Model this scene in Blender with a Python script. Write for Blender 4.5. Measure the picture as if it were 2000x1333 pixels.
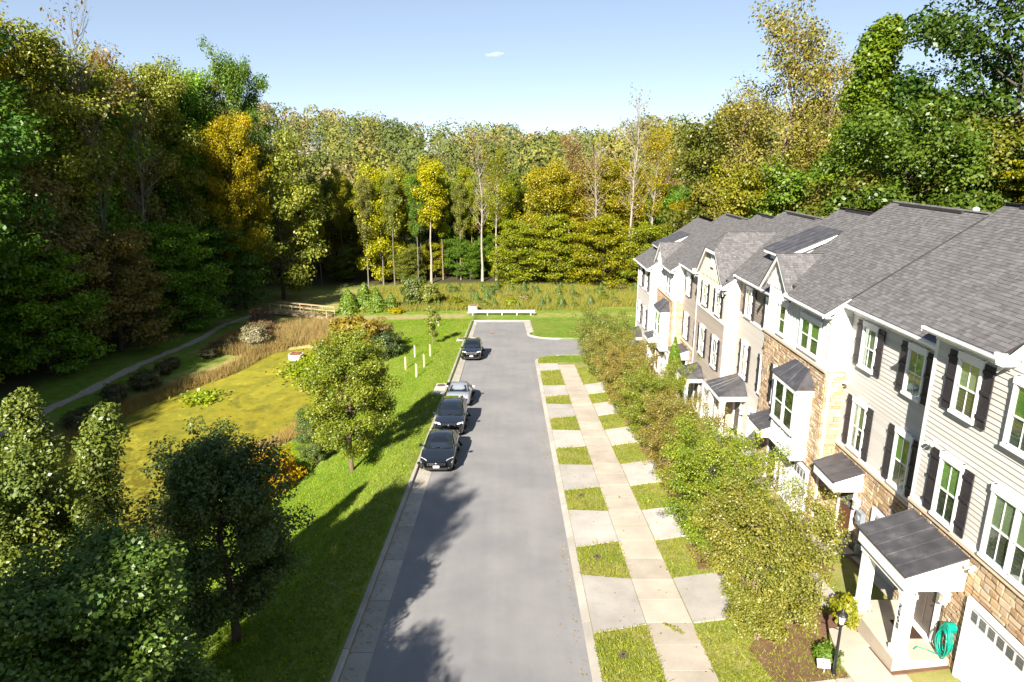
import bpy, math, random
import numpy as np
from mathutils import Vector

# ------------------------------------------------------------------ camera, sky, sun, exposure
scn = bpy.context.scene
for o in list(bpy.data.objects):
    bpy.data.objects.remove(o)
cam_d = bpy.data.cameras.new('camera'); cam = bpy.data.objects.new('camera', cam_d)
scn.collection.objects.link(cam); scn.camera = cam
cam.location = (0, 0, 13)
cam.rotation_euler = (math.radians(90 - 15.37), 0, math.radians(-0.13))
cam_d.sensor_width = 36; cam_d.lens = 24.0; cam_d.clip_end = 3000; cam_d.clip_start = 0.1

SUN_EL, SUN_DX, SUN_DY = math.radians(33), -0.347, -0.938       # sun stands behind the camera, a little to the left
world = bpy.data.worlds.new('World'); scn.world = world; world.use_nodes = True
wn = world.node_tree.nodes; wl = world.node_tree.links
for n in list(wn): wn.remove(n)
sky = wn.new('ShaderNodeTexSky'); sky.sky_type = 'NISHITA'; sky.sun_disc = False
sky.sun_elevation = SUN_EL; sky.sun_rotation = math.atan2(SUN_DX, SUN_DY)
sky.air_density = 0.65; sky.dust_density = 0.05; sky.ozone_density = 1.6; sky.altitude = 2000
bg = wn.new('ShaderNodeBackground'); bg.inputs['Strength'].default_value = 0.105
wo = wn.new('ShaderNodeOutputWorld')
gam = wn.new('ShaderNodeGamma'); gam.inputs['Gamma'].default_value = 0.58          # gamma flattens the sky gradient, imitating thin haze
wl.new(sky.outputs[0], gam.inputs['Color']); wl.new(gam.outputs[0], bg.inputs['Color']); wl.new(bg.outputs[0], wo.inputs['Surface'])

sun_d = bpy.data.lights.new('sun', 'SUN'); sun = bpy.data.objects.new('sun', sun_d)
scn.collection.objects.link(sun); sun.location = (-30, -60, 60)
sun_d.energy = 5.0; sun_d.angle = math.radians(0.55); sun_d.color = (1.0, 0.93, 0.83)
sd = Vector((-SUN_DX * math.cos(SUN_EL), -SUN_DY * math.cos(SUN_EL), -math.sin(SUN_EL)))
sun.rotation_euler = sd.to_track_quat('-Z', 'Y').to_euler()

vs = scn.view_settings
vs.view_transform = 'Standard'; vs.look = 'None'; vs.exposure = 1.72; vs.gamma = 1.0
scn.render.engine = 'CYCLES'
cy = scn.cycles
cy.max_bounces = 7; cy.diffuse_bounces = 4; cy.glossy_bounces = 3; cy.transmission_bounces = 4; cy.transparent_max_bounces = 8
cy.caustics_reflective = False; cy.caustics_refractive = False
cy.use_denoising = True
cy.sample_clamp_indirect = 6.0

# ------------------------------------------------------------------ helpers
R = random.Random(7)
C = scn.collection

class MB:
    """collects faces of one mesh"""
    def __init__(s): s.v = []; s.f = []; s.m = []; s.t = []; s.cm = 0; s.ct = 0.0
    def poly(s, pts):
        b = len(s.v); s.v += [tuple(p) for p in pts]; s.f.append(list(range(b, b + len(pts)))); s.m.append(s.cm); s.t.append(s.ct)
    def hexa(s, p):                                   # 8 corners: bottom 4 (ccw from above), top 4
        b = len(s.v); s.v += [tuple(q) for q in p]
        for f in ((3, 2, 1, 0), (4, 5, 6, 7), (0, 1, 5, 4), (1, 2, 6, 5), (2, 3, 7, 6), (3, 0, 4, 7)):
            s.f.append([b + i for i in f]); s.m.append(s.cm); s.t.append(s.ct)
    def box(s, x0, x1, y0, y1, z0, z1):
        x0, x1 = min(x0, x1), max(x0, x1); y0, y1 = min(y0, y1), max(y0, y1); z0, z1 = min(z0, z1), max(z0, z1)
        s.hexa([(x0, y0, z0), (x1, y0, z0), (x1, y1, z0), (x0, y1, z0), (x0, y0, z1), (x1, y0, z1), (x1, y1, z1), (x0, y1, z1)])
    def extrude(s, poly, vec):                         # closed polygon swept along a vector
        n = len(poly); b = len(s.v); vx = Vector(vec)
        s.v += [tuple(p) for p in poly] + [tuple(Vector(p) + vx) for p in poly]
        fs = [list(range(n))[::-1], list(range(n, 2 * n))] + [[i, (i + 1) % n, (i + 1) % n + n, i + n] for i in range(n)]
        for f in fs: s.f.append([b + i for i in f]); s.m.append(s.cm); s.t.append(s.ct)
    def tube(s, pts, rad, n=8, cap=True):
        rings = []; P = [Vector(p) for p in pts]
        if not hasattr(rad, '__len__'): rad = [rad] * len(P)
        for i, p in enumerate(P):
            d = (P[min(i + 1, len(P) - 1)] - P[max(i - 1, 0)])
            d = d.normalized() if d.length > 1e-9 else Vector((0, 0, 1))
            a = d.cross(Vector((0, 0, 1)) if abs(d.z) < .9 else Vector((1, 0, 0))).normalized(); c = d.cross(a)
            b = len(s.v)
            for k in range(n):
                t = 2 * math.pi * k / n
                s.v.append(tuple(p + (a * math.cos(t) + c * math.sin(t)) * rad[i]))
            rings.append(b)
        for i in range(len(rings) - 1):
            for k in range(n):
                k2 = (k + 1) % n
                s.f.append([rings[i] + k, rings[i] + k2, rings[i + 1] + k2, rings[i + 1] + k]); s.m.append(s.cm); s.t.append(s.ct)
        if cap:
            s.f.append([rings[0] + k for k in range(n)]); s.m.append(s.cm); s.t.append(s.ct)
            s.f.append([rings[-1] + k for k in range(n)][::-1]); s.m.append(s.cm); s.t.append(s.ct)
    def lathe(s, c, prof, n=16):                       # prof: (radius, z)
        s.tube([(c[0], c[1], c[2] + z) for r, z in prof], [max(r, .0005) for r, z in prof], n)
    def mesh(s, name, mats, off=(0, 0, 0), smooth=False, tint=False):
        me = bpy.data.meshes.new(name)
        v = [(a - off[0], b - off[1], c - off[2]) for a, b, c in s.v] if any(off) else s.v
        me.from_pydata(v, [], s.f)
        if not isinstance(mats, (list, tuple)): mats = [mats]
        for m in mats: me.materials.append(m)
        if len(mats) > 1: me.polygons.foreach_set('material_index', s.m)
        if smooth: me.polygons.foreach_set('use_smooth', [True] * len(s.f))
        if tint:
            a = me.attributes.new('tint', 'FLOAT', 'FACE'); a.data.foreach_set('value', s.t)
        me.update(); return me

def wloc(o):
    p = Vector((0, 0, 0))
    while o: p += o.location; o = o.parent
    return p
def link(name, me, parent=None, loc=(0, 0, 0)):
    o = bpy.data.objects.new(name, me); C.objects.link(o); o.location = loc
    if parent: o.parent = parent
    return o
def tag(o, label=None, cat=None, group=None, kind=None):
    if label: o['label'] = label
    if cat: o['category'] = cat
    if group: o['group'] = group
    if kind: o['kind'] = kind
    return o
def thing(name, loc, label, cat, group=None, rz=0):
    o = bpy.data.objects.new(name, None); C.objects.link(o); o.location = loc; o.rotation_euler = (0, 0, rz)
    o.empty_display_size = .3
    return tag(o, label, cat, group)
def part(name, mb, mat, parent=None, smooth=False, tint=False, kind=None):
    """a mesh given in world coordinates, hung under an unrotated parent"""
    off = wloc(parent) if parent else (0, 0, 0)
    o = link(name, mb.mesh(name, mat, tuple(off), smooth, tint), parent)
    if kind: o['kind'] = kind
    return o
def copy_tree(o, parent=None):
    c = o.copy(); C.objects.link(c); c.parent = parent
    for ch in o.children: copy_tree(ch, c)
    return c
def np_mesh(name, V, F, mat, tint=None, smooth=False):
    """V (n,3), F (m,k) arrays"""
    me = bpy.data.meshes.new(name); m, k = F.shape
    me.vertices.add(len(V)); me.vertices.foreach_set('co', np.asarray(V, np.float32).ravel())
    me.loops.add(m * k); me.loops.foreach_set('vertex_index', np.asarray(F, np.int32).ravel())
    me.polygons.add(m); me.polygons.foreach_set('loop_start', np.arange(0, m * k, k, dtype=np.int32))
    if smooth: me.polygons.foreach_set('use_smooth', np.ones(m, bool))
    me.update(calc_edges=True)
    if tint is not None:
        a = me.attributes.new('tint', 'FLOAT', 'FACE'); a.data.foreach_set('value', np.asarray(tint, np.float32))
    me.materials.append(mat); return me

# ------------------------------------------------------------------ materials
def new_mat(name):
    m = bpy.data.materials.new(name); m.use_nodes = True
    nt = m.node_tree; nt.nodes.clear(); return m, nt
def nd(nt, t, **kw):
    n = nt.nodes.new(t)
    for k, v in kw.items():
        if k.startswith('i_'): n.inputs[k[2:].replace('_', ' ')].default_value = v
        else: setattr(n, k, v)
    return n
def ramp(nt, fac, stops, interp='LINEAR'):
    r = nd(nt, 'ShaderNodeValToRGB'); r.color_ramp.interpolation = interp
    e = r.color_ramp.elements
    while len(e) > 1: e.remove(e[-1])
    e[0].position = stops[0][0]; e[0].color = (*stops[0][1], 1)
    for p, c in stops[1:]:
        q = e.new(p); q.color = (*c, 1)
    nt.links.new(fac, r.inputs[0]); return r.outputs[0]
def noise(nt, scale, detail=3, rough=.55, coord='Object', dist=0.0, stretch=None, seed=0):
    tc = nd(nt, 'ShaderNodeTexCoord'); v = tc.outputs[coord]
    if coord == 'World': pass
    if stretch or seed:
        mp = nd(nt, 'ShaderNodeMapping'); nt.links.new(v, mp.inputs[0])
        if stretch: mp.inputs['Scale'].default_value = stretch
        mp.inputs['Location'].default_value = (seed, seed * 1.7, seed * .3); v = mp.outputs[0]
    n = nd(nt, 'ShaderNodeTexNoise'); n.inputs['Scale'].default_value = scale; n.inputs['Detail'].default_value = detail
    n.inputs['Roughness'].default_value = rough; n.inputs['Distortion'].default_value = dist
    nt.links.new(v, n.inputs['Vector']); return n.outputs['Fac']
def mix(nt, a, b, fac, mode='MIX'):
    m = nd(nt, 'ShaderNodeMix', data_type='RGBA', blend_type=mode)
    for s, v in ((6, a), (7, b)):
        if isinstance(v, tuple): m.inputs[s].default_value = (*v, 1)
        else: nt.links.new(v, m.inputs[s])
    if isinstance(fac, (int, float)): m.inputs[0].default_value = fac
    else: nt.links.new(fac, m.inputs[0])
    return m.outputs[2]
def mth(nt, op, a, b=0.0, clamp=False):
    m = nd(nt, 'ShaderNodeMath', operation=op); m.use_clamp = clamp
    for i, v in ((0, a), (1, b)):
        if isinstance(v, (int, float)): m.inputs[i].default_value = v
        else: nt.links.new(v, m.inputs[i])
    return m.outputs[0]
def finish(nt, col, rough=.8, spec=.3, metal=0.0, bump=None, bstr=.3, bdist=.02, coat=0.0):
    p = nd(nt, 'ShaderNodeBsdfPrincipled'); o = nd(nt, 'ShaderNodeOutputMaterial')
    for k, v in (('Base Color', col), ('Roughness', rough)):
        if isinstance(v, tuple): p.inputs[k].default_value = (*v, 1)
        elif isinstance(v, (int, float)): p.inputs[k].default_value = v
        else: nt.links.new(v, p.inputs[k])
    p.inputs['Specular IOR Level'].default_value = spec; p.inputs['Metallic'].default_value = metal
    p.inputs['Coat Weight'].default_value = coat; p.inputs['Coat Roughness'].default_value = .03
    if bump is not None:
        b = nd(nt, 'ShaderNodeBump'); b.inputs['Strength'].default_value = bstr; b.inputs['Distance'].default_value = bdist
        nt.links.new(bump, b.inputs['Height']); nt.links.new(b.outputs[0], p.inputs['Normal'])
    nt.links.new(p.outputs[0], o.inputs[0])
def simple(name, col, rough=.6, spec=.4, metal=0.0, var=.12, scale=3.0, coat=0.0, bstr=.15, detail=4, fine=60):
    m, nt = new_mat(name)
    n = noise(nt, scale, detail); n2 = noise(nt, fine, 2)
    c1 = tuple(c * (1 - var) for c in col); c2 = tuple(min(1, c * (1 + var)) for c in col)
    c = ramp(nt, n, [(.25, c1), (.75, c2)])
    c = mix(nt, c, tuple(x * .8 for x in col), mth(nt, 'MULTIPLY', n2, var))
    finish(nt, c, rough, spec, metal, n2 if bstr else None, bstr, .004, coat); return m
def tintfac(nt):
    oi = nd(nt, 'ShaderNodeObjectInfo'); at = nd(nt, 'ShaderNodeAttribute', attribute_name='tint')
    return mth(nt, 'FRACT', mth(nt, 'ADD', oi.outputs['Random'], at.outputs['Fac']))
def tinted(name, stops, rough=.85, spec=.2, scale=18, bstr=.5, bdist=.01, amt=.35, shift=None):
    """pieces that differ one from the next: colour from the piece's own random number, grain from noise"""
    m, nt = new_mat(name); f = tintfac(nt)
    c = ramp(nt, f, stops); n = noise(nt, scale, 5, .6)
    c = mix(nt, c, ramp(nt, n, [(.3, (.55, .55, .55)), (.7, (1.25, 1.25, 1.25))]), amt, 'MULTIPLY')
    finish(nt, c, rough, spec, 0, n, bstr, bdist); return m

M = {}
# bare paving
def concrete(name, col, dirt=.25, sc=.8):
    m, nt = new_mat(name)
    oi = nd(nt, 'ShaderNodeObjectInfo')
    n = noise(nt, sc, 5, .6, seed=3); n2 = noise(nt, 45, 3); n3 = noise(nt, 5, 6, .7)
    c = ramp(nt, n, [(.3, tuple(x * .82 for x in col)), (.7, tuple(x * 1.1 for x in col))])
    c = mix(nt, c, tuple(x * .55 for x in col), mth(nt, 'MULTIPLY', ramp(nt, n3, [(.55, (0, 0, 0)), (.8, (1, 1, 1))]), dirt))
    v = mth(nt, 'MULTIPLY_ADD', oi.outputs['Random'], .22); v.node.inputs[2].default_value = .88
    vc = nd(nt, 'ShaderNodeCombineColor')
    for i in range(3): nt.links.new(v, vc.inputs[i])
    c = mix(nt, c, vc.outputs[0], 1.0, 'MULTIPLY')
    c = mix(nt, c, ramp(nt, n2, [(.3, (.85, .85, .85)), (.7, (1.1, 1.1, 1.1))]), .6, 'MULTIPLY')
    finish(nt, c, .9, .2, 0, n2, .25, .004); return m
M['walk'] = concrete('concrete_walk', (.42, .365, .295), .4)
M['drive'] = concrete('concrete_drive', (.39, .36, .32), .45)
M['curb'] = concrete('concrete_curb', (.37, .34, .29), .5)
M['white_conc'] = concrete('concrete_pale', (.47, .43, .39), .35)

m, nt = new_mat('asphalt')
n1 = noise(nt, 260, 2, .7); n2 = noise(nt, .35, 4, .6); n3 = noise(nt, 9, 5, .65); n4 = noise(nt, .6, 3, .6, stretch=(3.2, .12, 1))
c = ramp(nt, n1, [(.25, (.125, .122, .121)), (.5, (.210, .205, .203)), (.78, (.37, .362, .357))])
c = mix(nt, c, ramp(nt, n2, [(.3, (.84, .84, .86)), (.7, (1.12, 1.1, 1.08))]), 1.0, 'MULTIPLY')
c = mix(nt, c, ramp(nt, n4, [(.35, (.96, .96, .96)), (.65, (1.03, 1.03, 1.03))]), 1.0, 'MULTIPLY')
c = mix(nt, c, (.05, .05, .052), ramp(nt, n3, [(.70, (0, 0, 0)), (.80, (.35, .35, .35))]))
c = mix(nt, c, (.06, .06, .062), ramp(nt, noise(nt, 1.6, 5, .6, stretch=(1.6, .5, 1), seed=4), [(.69, (0, 0, 0)), (.76, (.6, .6, .6))]))
finish(nt, c, .88, .25, 0, n1, .4, .006); M['asphalt'] = m

# ground cover; vertex colour r: dry share, g: bare earth, b: wood floor
m, nt = new_mat('ground_cover')
zc = nd(nt, 'ShaderNodeVertexColor', layer_name='zone'); sep = nd(nt, 'ShaderNodeSeparateColor'); nt.links.new(zc.outputs[0], sep.inputs[0])
n1 = noise(nt, 1.3, 5, .62); n2 = noise(nt, 14, 4, .7); n3 = noise(nt, .12, 4, .6); n4 = noise(nt, 70, 2, .7)
lawn = ramp(nt, n1, [(.25, (.085, .140, .016)), (.5, (.130, .205, .022)), (.72, (.205, .250, .036))])
lawn = mix(nt, lawn, (.23, .23, .06), ramp(nt, n3, [(.5, (0, 0, 0)), (.72, (.55, .55, .55))]))
dry = ramp(nt, n1, [(.25, (.20, .17, .05)), (.5, (.36, .28, .12)), (.75, (.44, .33, .18))])
earth = ramp(nt, n2, [(.3, (.20, .145, .09)), (.7, (.38, .30, .20))])
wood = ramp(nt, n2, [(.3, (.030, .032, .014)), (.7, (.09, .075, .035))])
mk = nd(nt, 'ShaderNodeMath', operation='MULTIPLY_ADD'); nt.links.new(n2, mk.inputs[0]); mk.inputs[1].default_value = .9; mk.inputs[2].default_value = -.45
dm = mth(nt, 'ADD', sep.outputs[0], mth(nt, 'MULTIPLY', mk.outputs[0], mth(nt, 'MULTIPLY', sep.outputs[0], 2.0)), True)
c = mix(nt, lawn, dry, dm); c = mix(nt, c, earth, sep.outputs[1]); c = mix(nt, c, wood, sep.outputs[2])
c = mix(nt, c, ramp(nt, n4, [(.3, (.6, .6, .6)), (.7, (1.25, 1.25, 1.25))]), .8, 'MULTIPLY')
finish(nt, c, .95, .1, 0, n4, .7, .03); M['ground'] = m

m, nt = new_mat('mulch'); n1 = noise(nt, 55, 4, .7, stretch=(1, 2.4, 1)); n2 = noise(nt, 3, 3)
c = ramp(nt, n1, [(.3, (.07, .038, .024)), (.5, (.19, .105, .065)), (.72, (.36, .23, .15))])
c = mix(nt, c, ramp(nt, n2, [(.3, (.75, .75, .75)), (.7, (1.1, 1.1, 1.1))]), 1.0, 'MULTIPLY')
finish(nt, c, .95, .1, 0, n1, 1.0, .03); M['mulch'] = m

m, nt = new_mat('dirt_path'); n1 = noise(nt, 4, 5, .7); n2 = noise(nt, 40, 3)
c = ramp(nt, n1, [(.3, (.24, .19, .13)), (.7, (.46, .40, .32))]); finish(nt, c, .95, .1, 0, n2, .6, .02); M['path'] = m

# pond with duckweed mat over dark water
m, nt = new_mat('duckweed_water')
n1 = noise(nt, .16, 5, .62, dist=.6, stretch=(1.0, .75, 1)); n2 = noise(nt, .9, 6, .7, dist=.5); n3 = noise(nt, 26, 3, .7)
geo = nd(nt, 'ShaderNodeNewGeometry'); sx = nd(nt, 'ShaderNodeSeparateXYZ'); nt.links.new(geo.outputs['Position'], sx.inputs[0])
near = mth(nt, 'MULTIPLY_ADD', sx.outputs[1], -.05, True); near.node.inputs[2].default_value = 2.95      # the mat is broken at the near end
weed = ramp(nt, n1, [(.30, (.115, .115, .012)), (.40, (.235, .205, .012)), (.50, (.175, .172, .014)), (.58, (.260, .232, .016)), (.70, (.20, .20, .02))])
weed = mix(nt, weed, (.36, .32, .035), ramp(nt, n2, [(.58, (0, 0, 0)), (.66, (.6, .6, .6))]))
weed = mix(nt, weed, ramp(nt, n3, [(.3, (.6, .6, .6)), (.7, (1.2, 1.2, 1.2))]), .8, 'MULTIPLY')
hole = mth(nt, 'MULTIPLY', ramp(nt, n2, [(.36, (1, 1, 1)), (.47, (0, 0, 0))]), mth(nt, 'ADD', mth(nt, 'MULTIPLY', near, 1.0), .35), True)
hole2 = mth(nt, 'MULTIPLY', ramp(nt, noise(nt, 1.7, 6, .75, stretch=(1, .6, 1), seed=5), [(.44, (1, 1, 1)), (.55, (0, 0, 0))]), near, True)
hole = mth(nt, 'MAXIMUM', hole, hole2)
c = mix(nt, weed, (.055, .042, .008), hole)
rg = mth(nt, 'SUBTRACT', .75, mth(nt, 'MULTIPLY', hole, .45))
finish(nt, c, rg, .3, 0, mth(nt, 'MULTIPLY', n3, mth(nt, 'SUBTRACT', 1.0, hole)), .35, .01); M['pond'] = m

# building
M['white'] = simple('white_trim', (.80, .79, .77), .5, .4, var=.04)
M['roofwhite'] = simple('white_fascia', (.78, .77, .75), .45, .4, var=.05)
M['shutter'] = simple('shutter_charcoal', (.030, .026, .030), .55, .4, var=.2)
M['metalroof'] = None
m, nt = new_mat('standing_seam'); n1 = noise(nt, 2.2, 5, .65, stretch=(1, 1, 1)); n2 = noise(nt, 30, 3)
c = ramp(nt, n1, [(.3, (.050, .048, .052)), (.55, (.080, .077, .082)), (.75, (.14, .135, .14))])
finish(nt, c, ramp(nt, n1, [(.3, (.38,) * 3), (.7, (.55,) * 3)]), .5, .35, n2, .1, .003); M['metalroof'] = m
M['sid_tan'] = tinted('siding_tan', [(0, (.50, .47, .425)), (.5, (.54, .51, .46)), (1, (.58, .55, .50))], .7, .3, 25, .12, .003, .18)
M['sid_cream'] = tinted('siding_cream', [(0, (.47, .435, .38)), (1, (.53, .495, .435))], .7, .3, 25, .12, .003, .15)
M['sid_taupe'] = tinted('siding_taupe', [(0, (.335, .285, .235)), (.5, (.38, .325, .27)), (1, (.42, .365, .305))], .7, .3, 25, .12, .003, .18)
M['sid_brown'] = tinted('siding_brown', [(0, (.26, .215, .175)), (1, (.32, .27, .22))], .7, .3, 25, .12, .003, .18)
M['sid_peach'] = tinted('siding_peach', [(0, (.40, .32, .235)), (1, (.45, .365, .275))], .7, .3, 25, .12, .003, .15)
M['sid_grey'] = tinted('siding_grey', [(0, (.45, .42, .385)), (1, (.51, .48, .44))], .7, .3, 25, .12, .003, .15)
M['batten'] = simple('board_batten_white', (.62, .61, .59), .6, .3, var=.05)
M['batten_cream'] = simple('board_batten_cream', (.50, .47, .38), .6, .3, var=.06)
M['stone'] = tinted('ledge_stone', [(0, (.46, .33, .19)), (.2, (.36, .235, .13)), (.4, (.54, .41, .26)), (.55, (.29, .20, .13)), (.7, (.58, .45, .31)), (.85, (.42, .34, .26)), (1, (.50, .35, .20))], .9, .15, 14, .9, .02, .55)
M['mortar'] = simple('stone_mortar', (.27, .215, .155), .95, .1, var=.2, scale=12)
M['cap'] = simple('stone_cap', (.60, .47, .33), .85, .2, var=.1, scale=6)
M['shingle'] = tinted('asphalt_shingle', [(0, (.090, .085, .086)), (.3, (.106, .101, .102)), (.6, (.120, .115, .115)), (.85, (.132, .127, .127)), (1, (.150, .145, .145))], .93, .12, 90, .5, .004, .4)
M['underlay'] = simple('roof_underlay', (.04, .037, .037), .95, .1, var=.2)
M['garage'] = simple('garage_white', (.74, .74, .74), .5, .4, var=.03)
M['door_brown'] = simple('door_brown', (.12, .04, .022), .45, .4, var=.25, scale=5)
M['door_dark'] = simple('door_taupe', (.10, .082, .070), .45, .4, var=.1)
M['black'] = simple('black_metal', (.012, .012, .013), .4, .5, var=.2)
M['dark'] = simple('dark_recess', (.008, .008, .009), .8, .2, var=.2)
M['lampglass'] = simple('lamp_glass', (.55, .50, .42), .25, .5, var=.08)
M['hose'] = simple('hose_green', (.0, .24, .17), .4, .5, var=.25, scale=20)
M['meter'] = simple('meter_grey', (.24, .27, .30), .5, .4, .2, var=.15)
M['galv'] = simple('galvanised', (.62, .60, .57), .5, .5, .25, var=.1)
M['iron'] = simple('cast_iron', (.11, .075, .06), .8, .3, .2, var=.3, scale=14)
M['rust'] = simple('rusty_grate', (.30, .13, .06), .85, .2, var=.35, scale=4)
M['timber'] = tinted('bridge_timber', [(0, (.32, .24, .13)), (.5, (.38, .29, .17)), (1, (.44, .35, .22))], .8, .2, 20, .4, .006, .35)
M['tube'] = simple('tree_shelter', (.52, .50, .42), .5, .4, var=.1)
M['sign'] = simple('sign_white', (.78, .78, .78), .4, .4, var=.02)
M['mat'] = simple('doormat', (.05, .03, .022), .95, .1, var=.3, scale=40)
M['number'] = simple('house_number', (.06, .06, .065), .4, .4, .5, var=.1)
def blind(name, ca, cb, s):
    m, nt = new_mat(name); oi = nd(nt, 'ShaderNodeObjectInfo'); n = noise(nt, 1.8, 3, .6)
    geo = nd(nt, 'ShaderNodeNewGeometry'); sp = nd(nt, 'ShaderNodeSeparateXYZ'); nt.links.new(geo.outputs['Position'], sp.inputs[0])
    w = mth(nt, 'SINE', mth(nt, 'MULTIPLY', sp.outputs[2], s))
    c = mix(nt, ca, cb, mth(nt, 'FRACT', mth(nt, 'ADD', oi.outputs['Random'], mth(nt, 'MULTIPLY', n, .25))))
    c = mix(nt, c, ramp(nt, w, [(.0, (.6, .6, .6)), (.6, (1.1, 1.1, 1.1))]), .6, 'MULTIPLY')
    finish(nt, c, .7, .2); return m
M['blind'] = blind('blind_reflected_green', (.42, .62, .20), (.16, .32, .07), 120)  # green of trees reflected in the panes is put into the blind colour
M['blind_pale'] = blind('window_blind_pale', (.58, .60, .46), (.38, .46, .26), 150); M['blind_dark'] = blind('window_dark', (.045, .075, .035), (.10, .16, .06), 40)
M['screen'] = blind('insect_screen', (.085, .09, .082), (.20, .21, .19), 60)
def glass(name, tint, f0=.10):
    m, nt = new_mat(name)
    t = nd(nt, 'ShaderNodeBsdfTransparent'); t.inputs[0].default_value = (*tint, 1)
    g = nd(nt, 'ShaderNodeBsdfGlossy'); g.inputs['Roughness'].default_value = .02; g.inputs[0].default_value = (.95, 1, .97, 1)
    lw = nd(nt, 'ShaderNodeLayerWeight'); lw.inputs[0].default_value = .5
    fr_ = mth(nt, 'MULTIPLY_ADD', mth(nt, 'POWER', lw.outputs['Facing'], 3.0), .6); fr_.node.inputs[2].default_value = .06
    ms = nd(nt, 'ShaderNodeMixShader'); nt.links.new(fr_, ms.inputs[0]); nt.links.new(t.outputs[0], ms.inputs[1]); nt.links.new(g.outputs[0], ms.inputs[2])
    o = nd(nt, 'ShaderNodeOutputMaterial'); nt.links.new(ms.outputs[0], o.inputs[0]); return m
M['glass'] = glass('window_glass', (.88, .93, .88))

# plants
def leaf(name, trans=.30, gloss=.025, hue=.0, var=.55, rough=.45):
    """leaf colour = the plant's own object colour, drifting from leaf to leaf and from bough to bough"""
    m, nt = new_mat(name)
    oi = nd(nt, 'ShaderNodeObjectInfo'); at = nd(nt, 'ShaderNodeAttribute', attribute_name='tint')
    n = noise(nt, .35, 3, .6)
    v = mth(nt, 'ADD', mth(nt, 'MULTIPLY', at.outputs['Fac'], .62), mth(nt, 'MULTIPLY', n, .5))
    hs = nd(nt, 'ShaderNodeHueSaturation')
    nt.links.new(mth(nt, 'ADD', mth(nt, 'MULTIPLY', v, -.09), .55), hs.inputs['Hue'])
    nt.links.new(mth(nt, 'ADD', mth(nt, 'MULTIPLY', v, var * 1.8), 1.1 - var * .95), hs.inputs['Value'])
    hs.inputs['Saturation'].default_value = 1.1
    nt.links.new(oi.outputs['Color'], hs.inputs['Color'])
    d = nd(nt, 'ShaderNodeBsdfDiffuse'); nt.links.new(hs.outputs[0], d.inputs[0])
    t = nd(nt, 'ShaderNodeBsdfTranslucent')
    tc = mix(nt, hs.outputs[0], (1.35, 1.25, .55), 1.0, 'MULTIPLY'); nt.links.new(tc, t.inputs[0])
    g = nd(nt, 'ShaderNodeBsdfGlossy'); g.inputs['Roughness'].default_value = rough; g.inputs[0].default_value = (.9, .95, .9, 1)
    m1 = nd(nt, 'ShaderNodeMixShader'); m1.inputs[0].default_value = trans; nt.links.new(d.outputs[0], m1.inputs[1]); nt.links.new(t.outputs[0], m1.inputs[2])
    m2 = nd(nt, 'ShaderNodeMixShader'); m2.inputs[0].default_value = gloss; nt.links.new(m1.outputs[0], m2.inputs[1]); nt.links.new(g.outputs[0], m2.inputs[2])
    o = nd(nt, 'ShaderNodeOutputMaterial'); nt.links.new(m2.outputs[0], o.inputs[0]); return m
M['leaf'] = leaf('foliage'); M['leaf_near'] = leaf('foliage_glossy', .30, .035, var=.5)
def leaf_mass(name, stops):
    m, nt = new_mat(name); at = nd(nt, 'ShaderNodeAttribute', attribute_name='tint')
    c = ramp(nt, at.outputs['Fac'], stops); n = noise(nt, .8, 3, .6)
    c = mix(nt, c, ramp(nt, n, [(.3, (.7, .7, .7)), (.7, (1.25, 1.25, 1.25))]), 1.0, 'MULTIPLY')
    d = nd(nt, 'ShaderNodeBsdfDiffuse'); nt.links.new(c, d.inputs[0]); t = nd(nt, 'ShaderNodeBsdfTranslucent'); nt.links.new(c, t.inputs[0])
    ms = nd(nt, 'ShaderNodeMixShader'); ms.inputs[0].default_value = .25; nt.links.new(d.outputs[0], ms.inputs[1]); nt.links.new(t.outputs[0], ms.inputs[2])
    o = nd(nt, 'ShaderNodeOutputMaterial'); nt.links.new(ms.outputs[0], o.inputs[0]); return m
M['leaf_mass'] = leaf_mass('woodland_foliage_hazed', [(0, (.085, .115, .034)), (.2, (.145, .170, .042)), (.4, (.105, .138, .042)), (.55, (.23, .225, .05)), (.7, (.18, .19, .046)), (.82, (.28, .245, .058)), (.92, (.23, .19, .10)), (1, (.27, .21, .055))])  # autumn tones, paled to paint in haze over the distance
M['blade'] = leaf('grass_blade', .30, .01, var=.45)
m, nt = new_mat('bark'); oi = nd(nt, 'ShaderNodeObjectInfo'); n1 = noise(nt, 3, 5, .7, stretch=(3, 3, .5)); n2 = noise(nt, .4, 3)
c = ramp(nt, n1, [(.3, (.45, .45, .45)), (.7, (1.2, 1.2, 1.2))]); c = mix(nt, oi.outputs['Color'], c, 1.0, 'MULTIPLY')
finish(nt, c, .9, .15, 0, n1, .8, .04); M['bark'] = m
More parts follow.
